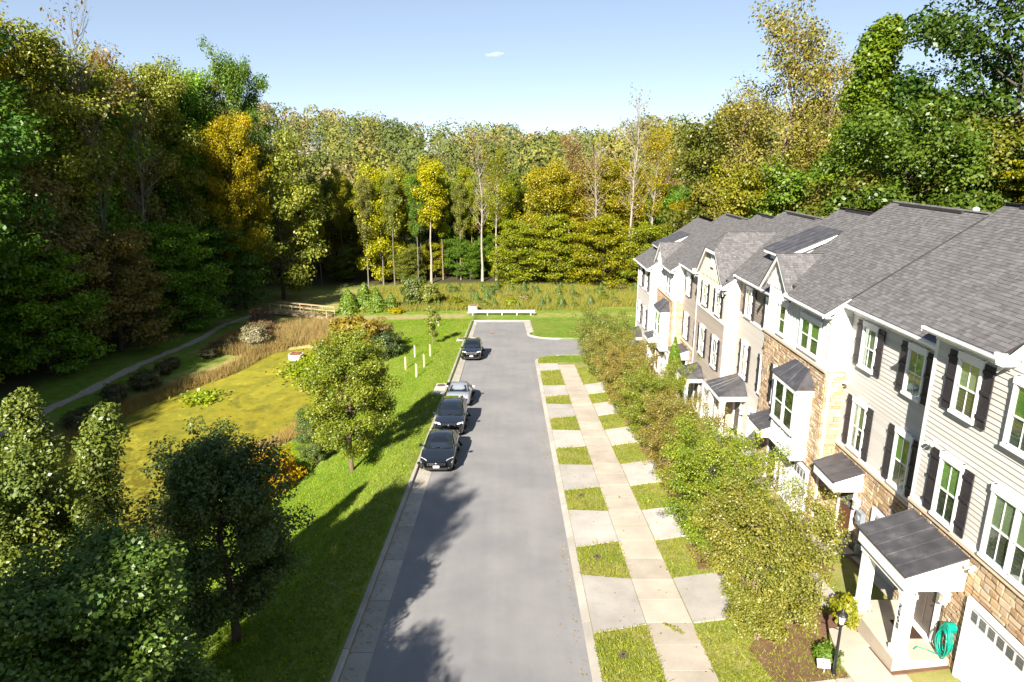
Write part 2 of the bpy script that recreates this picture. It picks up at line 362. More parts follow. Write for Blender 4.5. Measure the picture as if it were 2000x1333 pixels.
# ------------------------------------------------------------------ the lie of the land
SL = 0.0996                                             # the street falls away at ten percent
POND_Z = -10.0
POND = np.array([(-36.2, 45.6), (-36.0, 51.5), (-35.2, 59.6), (-32.8, 65.6), (-30.4, 70.5), (-29.0, 78.4), (-25.05, 80.92), (-20.61, 78.23), (-17.6, 70.37), (-17.2, 60.98), (-17.87, 55.9), (-18.55, 52.35), (-20.6, 49.57), (-21.9, 46.02), (-22.2, 42.17), (-21.5, 38.24), (-22.84, 34.5), (-27.5, 33.6), (-33.4, 38.0)])
def sstep(a, b, x):
    t = np.clip((x - a) / (b - a), 0, 1); return t * t * (3 - 2 * t)
def pond_dist(x, y):
    """distance to the shore, negative on the water"""
    x = np.asarray(x, float); y = np.asarray(y, float); d = np.full(x.shape, 1e9); ins = np.zeros(x.shape, bool); n = len(POND)
    for i in range(n):
        ax, ay = POND[i]; bx, by = POND[(i + 1) % n]; ex, ey = bx - ax, by - ay
        t = np.clip(((x - ax) * ex + (y - ay) * ey) / (ex * ex + ey * ey), 0, 1)
        d = np.minimum(d, np.hypot(x - ax - t * ex, y - ay - t * ey))
        cr = ((ay > y) != (by > y)) & (x < (bx - ax) * (y - ay) / (by - ay + 1e-12) + ax); ins ^= cr
    return np.where(ins, -d, d)
def road_z(y): return -SL * np.minimum(np.asarray(y, float), 92.0)
def ter(x, y):
    x = np.asarray(x, float); y = np.asarray(y, float)
    zr = road_z(y); dp = pond_dist(x, y)
    # west of the street
    d = np.maximum(-5.15 - x, 0)
    bank = zr + .13 - .02 * d - .10 * np.minimum(d, 9) * sstep(34, 60, y) * (1 - sstep(78, 92, y))
    sl = .37 - .25 * sstep(-26, -34, x) - .22 * sstep(70, 84, y) * sstep(-36, -24, -x + -60)
    sl = np.maximum(sl, .10)
    pz = -9.88 + sl * dp
    k = 1.2; h = np.clip(.5 + .5 * (pz - bank) / k, 0, 1); west = pz * (1 - h) + bank * h - k * h * (1 - h)
    tb = sstep(3.2, .3, d); west = west * (1 - tb) + bank * tb
    west = np.where(dp < 0, -9.88 + np.maximum(dp * .5, -1.0), np.maximum(west, -9.86))
    west = west + 9.0 * sstep(-45, -105, x) * (1 - .3 * sstep(100, 140, y))
    # east of the street
    r = sstep(65.5, 56, y)
    e = zr + .10 + .03 * np.clip((x - 2.6) / 3.3, 0, 1) * r + r * .92 * np.clip((x - 5.95) / 6.0, 0, 1)
    e = np.where((y > 65.6) & (y < 75.2), zr - .06, e)
    e = e + np.clip(x - 24, 0, 60) * .16
    e = np.where((x < 5.3) & (y > 62.6) & (y < 65.65) & (np.hypot(x - 5.3, y - 62.6) > 2.72), zr - .06, e)
    e = np.where((x < 5.4) & (y > 75.1) & (y < 78.6) & (np.hypot(x - 5.4, y - 78.6) > 3.2), zr - .06, e)
    inroad = (x > -4.99) & (x < 2.60) & (y < 90.3)
    z = np.where(x < -4.99, west, np.where(x > 2.60, e, zr + .1))
    z = np.where(inroad, zr - .15, z)
    # north: flat meadow, then the wooded hill
    hill = 15 * sstep(122, 300, y) * (1 - .42 * sstep(-55, 30, x)) 
    return z + hill
def tz(x, y): return float(ter(np.array([x]), np.array([y]))[0])
# ------------------------------------------------------------------ ground sheet
def axis(knots):
    out = []
    for (a, b, s) in knots: out += list(np.arange(a, b - 1e-6, s))
    return np.array(sorted(set(np.round(out, 3))))
gx = axis([(-600, -120, 30), (-120, -48, 4), (-48, -5.2, .7), (24, 60, 3), (60, 600, 40)])
gx = np.array(sorted(set(list(gx) + [-5.16, -5.0, -4.98, -3, 0, 2.58, 2.62, 2.85, 3.1, 3.35, 3.6, 3.85, 4.1, 4.42, 4.7, 5.0, 5.3, 5.92, 5.96, 7, 8, 9, 10, 11, 12, 14, 18, 22, 600])))
gy = axis([(-80, 0, 8), (0, 62, .7), (62, 79, .3), (79, 115, .7), (115, 330, 6), (330, 1500, 60)])
gy = np.array(sorted(set(list(gy) + [65.55, 65.65, 75.15, 75.25, 90.25, 90.35])))
GX, GY = np.meshgrid(gx, gy, indexing='ij'); GZ = ter(GX, GY)
nx, ny = len(gx), len(gy)
V = np.stack([GX, GY, GZ], -1).reshape(-1, 3)
ii, jj = np.meshgrid(np.arange(nx - 1), np.arange(ny - 1), indexing='ij'); a = (ii * ny + jj).ravel()
F = np.stack([a, a + ny, a + ny + 1, a + 1], -1)
me = np_mesh('ground', V, F, M['ground'], smooth=True)
x, y = V[:, 0], V[:, 1]; dp = pond_dist(x, y)
rg = np.random.default_rng(3)
dry = np.zeros(len(x)); earth = np.zeros(len(x)); wood = np.zeros(len(x))
dry = np.maximum(dry, .5 * sstep(97, 101, y) * (1 - sstep(112, 118, y)) * (x < 24))
dry = np.maximum(dry, .9 * sstep(4.5, .5, np.abs(dp)) * (y < 78))
dry = np.maximum(dry, .9 * sstep(14, 6, dp) * sstep(74, 80, y) * (x < -17) * (x > -37) * (y < 94))
dry = np.maximum(dry, .55 * sstep(2.2, .6, np.abs(y - 93.6)) * (x < -6)); dry = np.maximum(dry, .4 * sstep(2.0, .6, np.abs(y - 94.2)) * (x > 3) * (x < 26))
earth = np.maximum(earth, .55 * sstep(1.1, .3, np.abs(y - 93.4 - .4 * np.sin(x * .5))) * (x < -6) * (x > -26))
verge = (x > 2.4) & (x < 12.5) & (y < 62)
dry = np.where(verge, np.maximum(dry, .42 + .2 * np.sin(y * 1.9 + x) ), dry)
dry = np.maximum(dry, .16 * ((x < -5) & (x > -8)))
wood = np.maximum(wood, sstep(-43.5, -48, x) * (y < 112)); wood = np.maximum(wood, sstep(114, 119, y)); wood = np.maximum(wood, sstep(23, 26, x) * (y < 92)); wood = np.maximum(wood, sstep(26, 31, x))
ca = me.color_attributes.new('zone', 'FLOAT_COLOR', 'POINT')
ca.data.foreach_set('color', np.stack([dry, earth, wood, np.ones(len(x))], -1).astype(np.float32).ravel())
tag(link('ground', me), kind='structure')

# pond
mb = MB(); mb.poly([(a, b, POND_Z) for a, b in [tuple(p + (p - POND.mean(0)) / np.linalg.norm(p - POND.mean(0)) * .9) for p in POND]])
tag(part('pond_water', mb, M['pond']), kind='structure')

# ------------------------------------------------------------------ road
def on_road(pts, dz): return [(a, b, float(road_z(b)) + dz) for a, b in pts]
def arc(cx, cy, r, a0, a1, n=8): return [(cx + r * math.cos(math.radians(a0 + (a1 - a0) * i / n)), cy + r * math.sin(math.radians(a0 + (a1 - a0) * i / n))) for i in range(n + 1)]
out = [(-4.22, -30), (2.36, -30), (2.36, 62.6)] + arc(5.3, 62.6, 2.94, 180, 90) + [(26, 65.54), (26, 75.2)] + [(5.4, 75.2)] + arc(5.4, 78.6, 3.4, 270, 180)[1:] + [(1.95, 80.5), (1.8, 89.3), (-4.5, 89.3), (-4.4, 75), (-4.22, 50)]
mb = MB(); mb.poly(on_road(out, 0))
road = tag(part('road', mb, M['asphalt']), kind='structure')

def strip_piece(mb, inner, outer, h_in, h_out, base=-.2):
    """kerb-like solid between two parallel polylines of two points each"""
    a, b = inner; c, d = outer
    q = [(a[0], a[1]), (b[0], b[1]), (d[0], d[1]), (c[0], c[1])]
    zz = [float(road_z(p[1])) for p in q]; tops = [h_in, h_in, h_out, h_out]
    mb.hexa([(q[i][0], q[i][1], zz[i] + base) for i in range(4)] + [(q[i][0], q[i][1], zz[i] + tops[i]) for i in range(4)])

kerb_parts = []
# west side: gutter slabs and kerb stones, joint by joint
mb = MB()
for s in range(0, 34): pass
yy = [5.9, 8.8, 11.75, 14.7, 17.65, 20.56, 23.5, 26.43, 30.43]
while yy[-1] < 86.5: yy.append(round(yy[-1] + 2.95, 2))
yy.append(90.2)
core = MB(); core.hexa(on_road([(-5.10, -20), (-4.30, -20), (-4.62, 90.1), (-5.28, 90.1)], -.30) + on_road([(-5.10, -20), (-4.30, -20), (-4.62, 90.1), (-5.28, 90.1)], -.05))
kerb = tag(part('kerb', core, M['mortar']), kind='structure')
def xl(y, x0, x1): return x0 + (x1 - x0) * max(0, min(1, (y - 40) / 45))
for y0, y1 in zip([-19] + yy[:-1], yy):
    g = .012
    mb = MB(); strip_piece(mb, ((xl(y1, -4.20, -4.48), y1 - g), (xl(y0, -4.20, -4.48), y0 + g)), ((xl(y1, -4.93, -5.18), y1 - g), (xl(y0, -4.93, -5.18), y0 + g)), .014, -.012 + .03)
    part('gutter_slab', mb, M['curb'], kerb)
    mb = MB()
    a0, a1 = xl(y0, -4.945, -5.195), xl(y1, -4.945, -5.195)
    z0, z1 = float(road_z(y0)), float(road_z(y1)); y0g, y1g = y0 + g, y1 - g
    pr = [(0, -.2), (.0, .10), (-.03, .145), (-.06, .155), (-.17, .155), (-.19, .14), (-.20, -.2)]
    n = len(pr); b = len(mb.v)
    mb.v += [(a0 + px, y0g, z0 + pz) for px, pz in pr] + [(a1 + px, y1g, z1 + pz) for px, pz in pr]
    for f in [list(range(n)), list(range(n, 2 * n))[::-1]] + [[i, i + n, (i + 1) % n + n, (i + 1) % n] for i in range(n)]:
        mb.f.append(f); mb.m.append(0); mb.t.append(0)
    part('kerb_stone', mb, M['curb'], kerb)
# end of the street
xs = [-5.2, -2.6, 0.0, 2.72]
for x0, x1 in zip(xs[:-1], xs[1:]):
    mb = MB(); strip_piece(mb, ((x0 + .01, 89.25), (x1 - .01, 89.25)), ((x0 + .01, 90.05), (x1 - .01, 90.05)), .012, .02); part('gutter_slab', mb, M['curb'], kerb)
    mb = MB(); strip_piece(mb, ((x0 + .01, 90.06), (x1 - .01, 90.06)), ((x0 + .01, 90.26), (x1 - .01, 90.26)), .15, .15); part('kerb_stone', mb, M['curb'], kerb)
# east side, low rolled kerb with curved returns at the lane
def chain(path, w, hin, hout, name='kerb_stone'):
    for (a, b) in zip(path[:-1], path[1:]):
        d = Vector((b[0] - a[0], b[1] - a[1])); L = d.length; d /= L; nrm = Vector((d.y, -d.x))
        mb = MB(); g = min(.008, L * .1)
        A = Vector(a) + d * g; B = Vector(b) - d * g
        strip_piece(mb, (tuple(A), tuple(B)), (tuple(A + nrm * w), tuple(B + nrm * w)), hin, hout); part(name, mb, M['curb'], kerb)
ys = list(np.arange(-18, 62.7, 3.1)); ys[-1] = 62.6
chain([(2.35, y) for y in ys], .27, .012, .115)
chain([(2.35, 62.6)] + arc(5.3, 62.6, 2.95, 180, 90, 6)[1:] + [(8.5, 65.55), (12, 65.55), (16, 65.55), (22, 65.55)], .27, .012, .13)
chain([(22, 75.19), (16, 75.19), (11, 75.19), (8, 75.19), (5.4, 75.19)] + arc(5.4, 78.6, 3.41, 270, 180, 6)[1:] , .27, .012, .14)
mb = MB(); strip_piece(mb, ((1.98, 80.0), (1.80, 89.24)), ((2.62, 80.0), (2.52, 89.24)), .012, .02); part('gutter_slab', mb, M['curb'], kerb)
chain([(1.99, 78.6), (2.62, 80.0), (2.52, 85), (2.52, 90.05)], .18, .13, .14)

# ------------------------------------------------------------------ pavement, aprons, drives
base = MB(); base.hexa(on_road([(4.44, 8), (5.90, 8), (5.90, 61.0), (4.44, 61.0)], -.1) + on_road([(4.44, 8), (5.90, 8), (5.90, 61.0), (4.44, 61.0)], .09))
walk = tag(part('pavement', base, M['mortar']), kind='structure')
js = [9.0, 10.5, 12.0, 13.6, 15.1, 16.59, 17.83, 19.03, 20.4, 21.74, 23.35, 24.92, 26.4, 27.9, 29.4, 30.96, 32.5, 34.0, 35.6, 37.17]
while js[-1] < 59: js.append(js[-1] + 1.55)
for y0, y1 in zip(js[:-1], js[1:]):
    mb = MB(); g = .011; dz = R.uniform(0, .004)
    mb.hexa(on_road([(4.425, y0 + g), (5.92, y0 + g), (5.92, y1 - g), (4.425, y1 - g)], .0) + on_road([(4.425, y0 + g), (5.92, y0 + g), (5.92, y1 - g), (4.425, y1 - g)], .142 + dz))
    part('paving_slab', mb, M['walk'], walk)
gaps = [(12.2, 15.9, 12.5, 15.6), (18.48, 22.15, 18.92, 21.79), (24.32, 27.96, 24.83, 27.77), (30.25, 33.93, 30.73, 33.77), (36.59, 40.23, 36.99, 40.02), (42.81, 46.6, 43.29, 46.32), (48.62, 52.25, 49.16, 52.25), (57.73, 61.1, 58.25, 61.0)]
drives = tag(link('driveways', None), kind='structure')
def slab(name, pts, zf, mat, parent, th=.12):
    mb = MB(); n = len(pts)
    mb.extrude([(p[0], p[1], zf(*p) - th) for p in pts], (0, 0, th))
    for i in range(n): mb.v[n + i] = (pts[i][0], pts[i][1], zf(*pts[i]))
    return part(name, mb, mat, parent)
dbase = None
for (a0, a1, b0, b1) in gaps:
    zf = lambda x, y: float(road_z(y)) + .108 + .03 * max(0, min(1, (x - 2.62) / 1.8))
    pts = [(2.635, a0 + .01), (4.405, b0 + .01), (4.405, b1 - .01), (2.635, a1 - .01)]
    if dbase is None:
        bpy.data.objects.remove(drives); drives = tag(slab('driveway', pts, lambda x, y: zf(x, y) + .012, M['drive'], None), kind='structure'); dbase = 1
        continue
    slab('apron_slab', pts, lambda x, y: zf(x, y) + .012, M['drive'], drives)
for (a0, a1, b0, b1) in gaps[:-1]:
    for x0, x1 in ((5.945, 8.9), (8.925, 12.6)):
        slab('drive_slab', [(x0, b0 + .05), (x1, b0 + .05), (x1, b1), (x0, b1)], lambda x, y: tz(max(x, 5.97), y) + .05, M['drive'], drives)
# front walk and mulch bed of the nearest house
fw = tag(slab('front_walk', [(9.32, 14.9), (10.35, 14.9), (10.35, 16.72), (9.32, 16.72)], lambda x, y: tz(x, y) + .075, M['walk'], None), kind='structure')
slab('paving_slab', [(9.45, 16.74), (10.62, 16.74), (10.62, 17.75), (9.70, 17.75)], lambda x, y: tz(x, y) + .075, M['walk'], fw)
slab('paving_slab', [(10.08, 21.85), (12.5, 21.85), (12.5, 23.6), (10.08, 23.6)], lambda x, y: tz(x, y) + .12, M['walk'], fw)
slab('paving_slab', [(9.3, 20.9), (10.06, 20.9), (10.06, 22.6), (9.3, 22.6)], lambda x, y: tz(x, y) + .09, M['walk'], fw)
slab('paving_slab', [(10.08, 28.0), (11.9, 28.0), (11.9, 29.3), (10.08, 29.3)], lambda x, y: tz(x, y) + .12, M['walk'], fw)
slab('paving_slab', [(9.3, 34.2), (10.9, 34.2), (10.9, 36.6), (9.3, 36.6)], lambda x, y: tz(x, y) + .12, M['walk'], fw)
def bed(pts, dz=.035):
    o = tag(slab('mulch_bed', pts, lambda x, y: tz(x, y) + dz, M['mulch'], None), kind='structure'); return o
bed([(7.4, 15.62), (9.28, 15.62), (9.28, 17.0), (9.66, 17.75), (10.9, 17.78), (10.9, 18.6), (8.4, 18.6), (7.2, 17.4)])
bed([(10.37, 15.5), (12.3, 15.5), (12.3, 16.0), (10.65, 16.72), (10.37, 16.72)], .05)
bed([(9.6, 21.82), (10.06, 22.62), (10.06, 24.9), (8.6, 24.9), (7.0, 24.2), (7.0, 22.2)])
bed([(10.5, 20.95), (12.5, 20.95), (12.5, 21.82), (10.1, 21.82)])
for y0 in (27.9, 34.1, 40.4, 46.6): bed([(8.2, y0 + .1), (11.9, y0 + .1), (11.9, y0 + 2.6), (7.4, y0 + 2.3), (7.4, y0 + .6)], .03)

# worn footpath round the pond
def path_strip(pts, w, name, seed):
    rr = random.Random(seed); P = []
    for i in range(len(pts) - 1):
        for k in range(8): t = k / 8; P.append((pts[i][0] * (1 - t) + pts[i + 1][0] * t, pts[i][1] * (1 - t) + pts[i + 1][1] * t))
    P.append(pts[-1]); mb = MB(); L = []; Q = []
    for i, p in enumerate(P):
        d = Vector(P[min(i + 1, len(P) - 1)]) - Vector(P[max(0, i - 1)]); d.normalize(); n = Vector((-d.y, d.x))
        ww = w * rr.uniform(.6, 1.15)
        for lst, s in ((L, 1), (Q, -1)):
            q = Vector(p) + n * s * ww / 2; lst.append((q.x, q.y, tz(q.x, q.y) + .05))
    for i in range(len(P) - 1): mb.poly([L[i], Q[i], Q[i + 1], L[i + 1]])
    return tag(part(name, mb, M['path']), kind='structure')
path_strip([(-41.9, 50), (-41.54, 57.18), (-40.63, 62.63), (-40.11, 69.1), (-39.55, 75.85), (-38.89, 83.93), (-39.04, 90.76), (-37.6, 96.0), (-34.3, 97.2)], 1.15, 'path', 4)
# ------------------------------------------------------------------ the terrace of townhouses
PITCH = .67
SLEN = math.sqrt(1 + PITCH * PITCH)
CAMP = Vector((0, 0, 13))

def unit_cube_mesh(name, mat, taper=.25, top=None):
    """1 x 1 x 1 piece lying on z=0..1, top a little smaller and uneven: shared by alike pieces"""
    mb = MB(); r = random.Random(name); j = lambda: r.uniform(0, taper)
    mb.hexa([(-.5, -.5, 0), (.5, -.5, 0), (.5, .5, 0), (-.5, .5, 0),
             (-.5 + j() * .3, -.5 + j() * .5, 1 - j() * .4), (.5 - j() * .3, -.5 + j() * .5, 1 - j() * .4), (.5 - j() * .3, .5 - j() * .5, 1 - j() * .4), (-.5 + j() * .3, .5 - j() * .5, 1 - j() * .4)])
    return mb.mesh(name, mat)
STONES = [unit_cube_mesh('stone_%d' % i, M['stone'], .5) for i in range(7)]
mbs = MB(); mbs.hexa([(-.5, 0, -.2), (.5, 0, -.2), (.5, 1, -.2), (-.5, 1, -.2), (-.5, 0, 1), (.5, 0, 1), (.5, 1, .15), (-.5, 1, .15)])
SHINGLE = mbs.mesh('shingle', M['shingle'])

def place_piece(name, me, parent, o, ux, uy, uz):
    """shared mesh set with its three axes (already scaled) at o, world coordinates, under an unrotated parent"""
    from mathutils import Matrix
    ob = bpy.data.objects.new(name, me); C.objects.link(ob); ob.parent = parent
    L = Vector(o) - wloc(parent)
    ob.matrix_basis = Matrix(((ux[0], uy[0], uz[0], L[0]), (ux[1], uy[1], uz[1], L[1]), (ux[2], uy[2], uz[2], L[2]), (0, 0, 0, 1)))
    return ob

def ledge_stone(parent, O, U, N, ulen, z0, z1, holes, singles, seed, big=1.0):
    """coursed ledge stone on a vertical face: O start, U along, N outwards; holes (u0,u1,z0,z1) stay free"""
    rr = random.Random(seed); O = Vector(O); U = Vector(U); N = Vector(N); W = Vector((0, 0, 1)); items = []
    z = z0
    while z < z1 - .03:
        h = min(rr.choice((.085, .11, .13, .16, .2)) * big, z1 - z)
        if z1 - z - h < .05: h = z1 - z
        u = -rr.uniform(0, .2)
        while u < ulen:
            w = rr.uniform(.16, .46) * big * (1.15 if h < .12 else 1)
            a, b = max(u, 0), min(u + w, ulen); u += w
            if b - a < .05: continue
            if any(a < q[1] - .01 and b > q[0] + .01 and z < q[3] - .01 and z + h > q[2] + .01 for q in holes):
                segs = [(a, b)]
                for q in holes:
                    if z < q[3] - .01 and z + h > q[2] + .01:
                        segs = [s for (p, r_) in segs for s in ((p, min(r_, q[0])), (max(p, q[1]), r_)) if s[1] - s[0] > .04]
            else: segs = [(a, b)]
            for p, r_ in segs: items.append((p, r_, z, z + h))
        z += h
    cen = lambda q: (O + U * (q[0] + q[1]) / 2 + W * (q[2] + q[3]) / 2 - CAMP).length
    items.sort(key=cen)
    for q in items[:singles]:
        g = .006; d = rr.uniform(.035, .07)
        place_piece('stone', rr.choice(STONES), parent, O + U * (q[0] + q[1]) / 2 + W * (q[2] + q[3]) / 2, U * (q[1] - q[0] - 2 * g), W * (q[3] - q[2] - 2 * g), N * d)
    if len(items) > singles:
        mb = MB()
        for q in items[singles:]:
            g = .006; d = rr.uniform(.03, .065); mb.ct = rr.random(); t = .012
            c = [O + U * (q[0] + g) + W * (q[2] + g), O + U * (q[1] - g) + W * (q[2] + g), O + U * (q[1] - g) + W * (q[3] - g), O + U * (q[0] + g) + W * (q[3] - g)]
            c2 = [O + U * (q[0] + g + rr.uniform(0, t)) + W * (q[2] + g + rr.uniform(0, t)) + N * d * rr.uniform(.8, 1.1), O + U * (q[1] - g - rr.uniform(0, t)) + W * (q[2] + g + rr.uniform(0, t)) + N * d * rr.uniform(.8, 1.1),
                  O + U * (q[1] - g - rr.uniform(0, t)) + W * (q[3] - g - rr.uniform(0, t)) + N * d * rr.uniform(.8, 1.1), O + U * (q[0] + g + rr.uniform(0, t)) + W * (q[3] - g - rr.uniform(0, t)) + N * d * rr.uniform(.8, 1.1)]
            mb.hexa([tuple(p) for p in c] + [tuple(p) for p in c2])
        part('stonework', mb, M['stone'], parent, tint=True, kind='stuff')

def shingle_plane(parent, O, U, W, wlen, urange, singles, seed, rowh=.135):
    """lapped shingles: O corner, U along the course, W up the slope, urange(w) -> (u0,u1) list"""
    rr = random.Random(seed); O = Vector(O); U = Vector(U).normalized(); W = Vector(W).normalized(); N = U.cross(W)
    if N.z < 0: N = -N
    items = []; n = int(wlen / rowh) + 1
    for k in range(n):
        w = k * rowh
        for (a, b) in urange(w + rowh * .5):
            u = a - rr.uniform(0, .25)
            while u < b:
                l = rr.choice((.10, .13, .16, .20, .25)); p, q = max(u, a), min(u + l, b); u += l
                if q - p > .03: items.append((p, q, w, rr.choice((0, 0, 1))))
    items.sort(key=lambda q: (O + U * (q[0] + q[1]) / 2 + W * q[2] - CAMP).length)
    for q in items[:singles]:
        th = .012 + .006 * q[3]
        place_piece('shingle', SHINGLE, parent, O + U * (q[0] + q[1]) / 2 + W * q[2], U * (q[1] - q[0] - .006), W * rowh * 1.12, N * th)
    mb = MB()
    for q in items[singles:]:
        th = .012 + .006 * q[3]; mb.ct = rr.random(); a = O + U * (q[0] + .003) + W * q[2]; b = O + U * (q[1] - .003) + W * q[2]; up = W * rowh * 1.12
        mb.hexa([tuple(p) for p in (a, b, b + up, a + up, a + N * th, b + N * th, b + up + N * .002, a + up + N * .002)])
    part('shingles', mb, M['shingle'], parent, tint=True, kind='stuff')

def siding(parent, X, y0, y1, z0, z1, mat, singles, expo=.152, skip=None):
    n = max(1, round((z1 - z0) / expo)); e = (z1 - z0) / n; mb = MB()
    for k in range(n):
        a, b = z0 + k * e, z0 + (k + 1) * e + .015
        m1 = MB() if singles else mb
        m1.ct = R.random()
        m1.hexa([(X - .030, y0, a), (X + .03, y0, a), (X + .03, y1, a), (X - .030, y1, a), (X - .004, y0, b), (X + .03, y0, b), (X + .03, y1, b), (X - .004, y1, b)])
        if singles: part('siding_board', m1, mat, parent)
    if not singles: part('siding', mb, mat, parent, tint=True, kind='stuff')
def side_siding(parent, x0, x1, Y, z0, z1, mat, expo=.152):
    """the same on a return that faces down the street (towards -y)"""
    n = max(1, round((z1 - z0) / expo)); e = (z1 - z0) / n; mb = MB()
    for k in range(n):
        a, b = z0 + k * e, z0 + (k + 1) * e + .015; mb.ct = R.random()
        mb.hexa([(x0, Y - .03, a), (x1, Y - .03, a), (x1, Y + .03, a), (x0, Y + .03, a), (x0, Y - .004, b), (x1, Y - .004, b), (x1, Y + .03, b), (x0, Y + .03, b)])
    part('siding', mb, mat, parent, tint=True, kind='stuff')
def battens(parent, X, y0, y1, z0, z1, mat, step=.30, singles=False, top=None):
    mb = MB(); mb.box(X - .012, X + .03, y0, y1, z0, z1); part('wall_panel', mb, mat, parent)
    n = int((y1 - y0) / step); mbj = MB()
    for k in range(n + 1):
        y = y0 + .03 + (y1 - y0 - .06) * k / n
        m1 = MB() if singles else mbj; m1.box(X - .038, X - .012, y - .022, y + .022, z0, z1)
        if singles: part('batten', m1, mat, parent)
    if not singles: part('battens', mbj, mat, parent, kind='stuff')

def window(parent, X, ya, yb, z0, z1, shutters=True, pair=False, header=True, muntin=True, shade=None, plain=False):
    """double-hung window facing the street; ya<yb, outer size of the trim; X is the wall plane"""
    mb = MB(); t = .085; ht = .20 if header else .085; f = X - .085; s = X - .062
    mb.box(f, X, ya, ya + t, z0, z1); mb.box(f, X, yb - t, yb, z0, z1); mb.box(f - .012, X, ya - .025, yb + .025, z1 - ht, z1); mb.box(f - .03, X, ya - .02, yb + .02, z0 - .02, z0 + .06)
    bays = [(ya + t, yb - t)] if not pair else [(ya + t, (ya + yb) / 2 - .05), ((ya + yb) / 2 + .05, yb - t)]
    if pair: mb.box(f, X, (ya + yb) / 2 - .05, (ya + yb) / 2 + .05, z0 + .06, z1 - ht)
    za, zb = z0 + .06, z1 - ht; zm = (za + zb) / 2; panes = []; blinds = []
    for a, b in bays:
        r = .042
        for (p, q, xo) in ((za, zm + .02, .012), (zm - .02, zb, 0)):          # lower sash sits a little back
            xs = s + xo
            mb.box(xs, X, a, a + r, p, q); mb.box(xs, X, b - r, b, p, q); mb.box(xs, X, a, b, p, p + r); mb.box(xs, X, a, b, q - r, q)
            if muntin: mb.box(xs + .008, X, (a + b) / 2 - .011, (a + b) / 2 + .011, p, q)
            panes.append((xs + .018, a + r, b - r, p + r, q - r, xo == 0))
    w = part('window', mb, M['white'], parent); bm_ = M[R.choice(('blind', 'blind', 'blind', 'blind_pale', 'blind_dark'))]
    for (x, a, b, p, q, upper) in panes:
        g = MB(); g.box(x, x + .004, a, b, p, q); part('pane', g, M['glass'], w)
        g = MB(); g.box(x + .012, x + .016, a, b, p, q)
        part('blind' if upper else 'insect_screen', g, bm_ if upper else M['screen'], w)
    if shutters:
        sw = (yb - ya) * .40
        for c in (ya - sw - .03, yb + .03): shutter(parent, X, c, c + sw, z0 + .0, z1 - .06)
    return w
def shutter(parent, X, a, b, z0, z1):
    mb = MB(); x = X - .032
    n = 3; w = (b - a) / n
    for k in range(n): mb.box(x - .028, x + .0, a + k * w + .004, a + (k + 1) * w - .004, z0, z1)
    h = z1 - z0
    for c in (.16, .55, .88): mb.box(x - .055, x - .026, a - .005, b + .005, z0 + h * c - .045, z0 + h * c + .045)
    return part('shutter', mb, M['shutter'], parent)

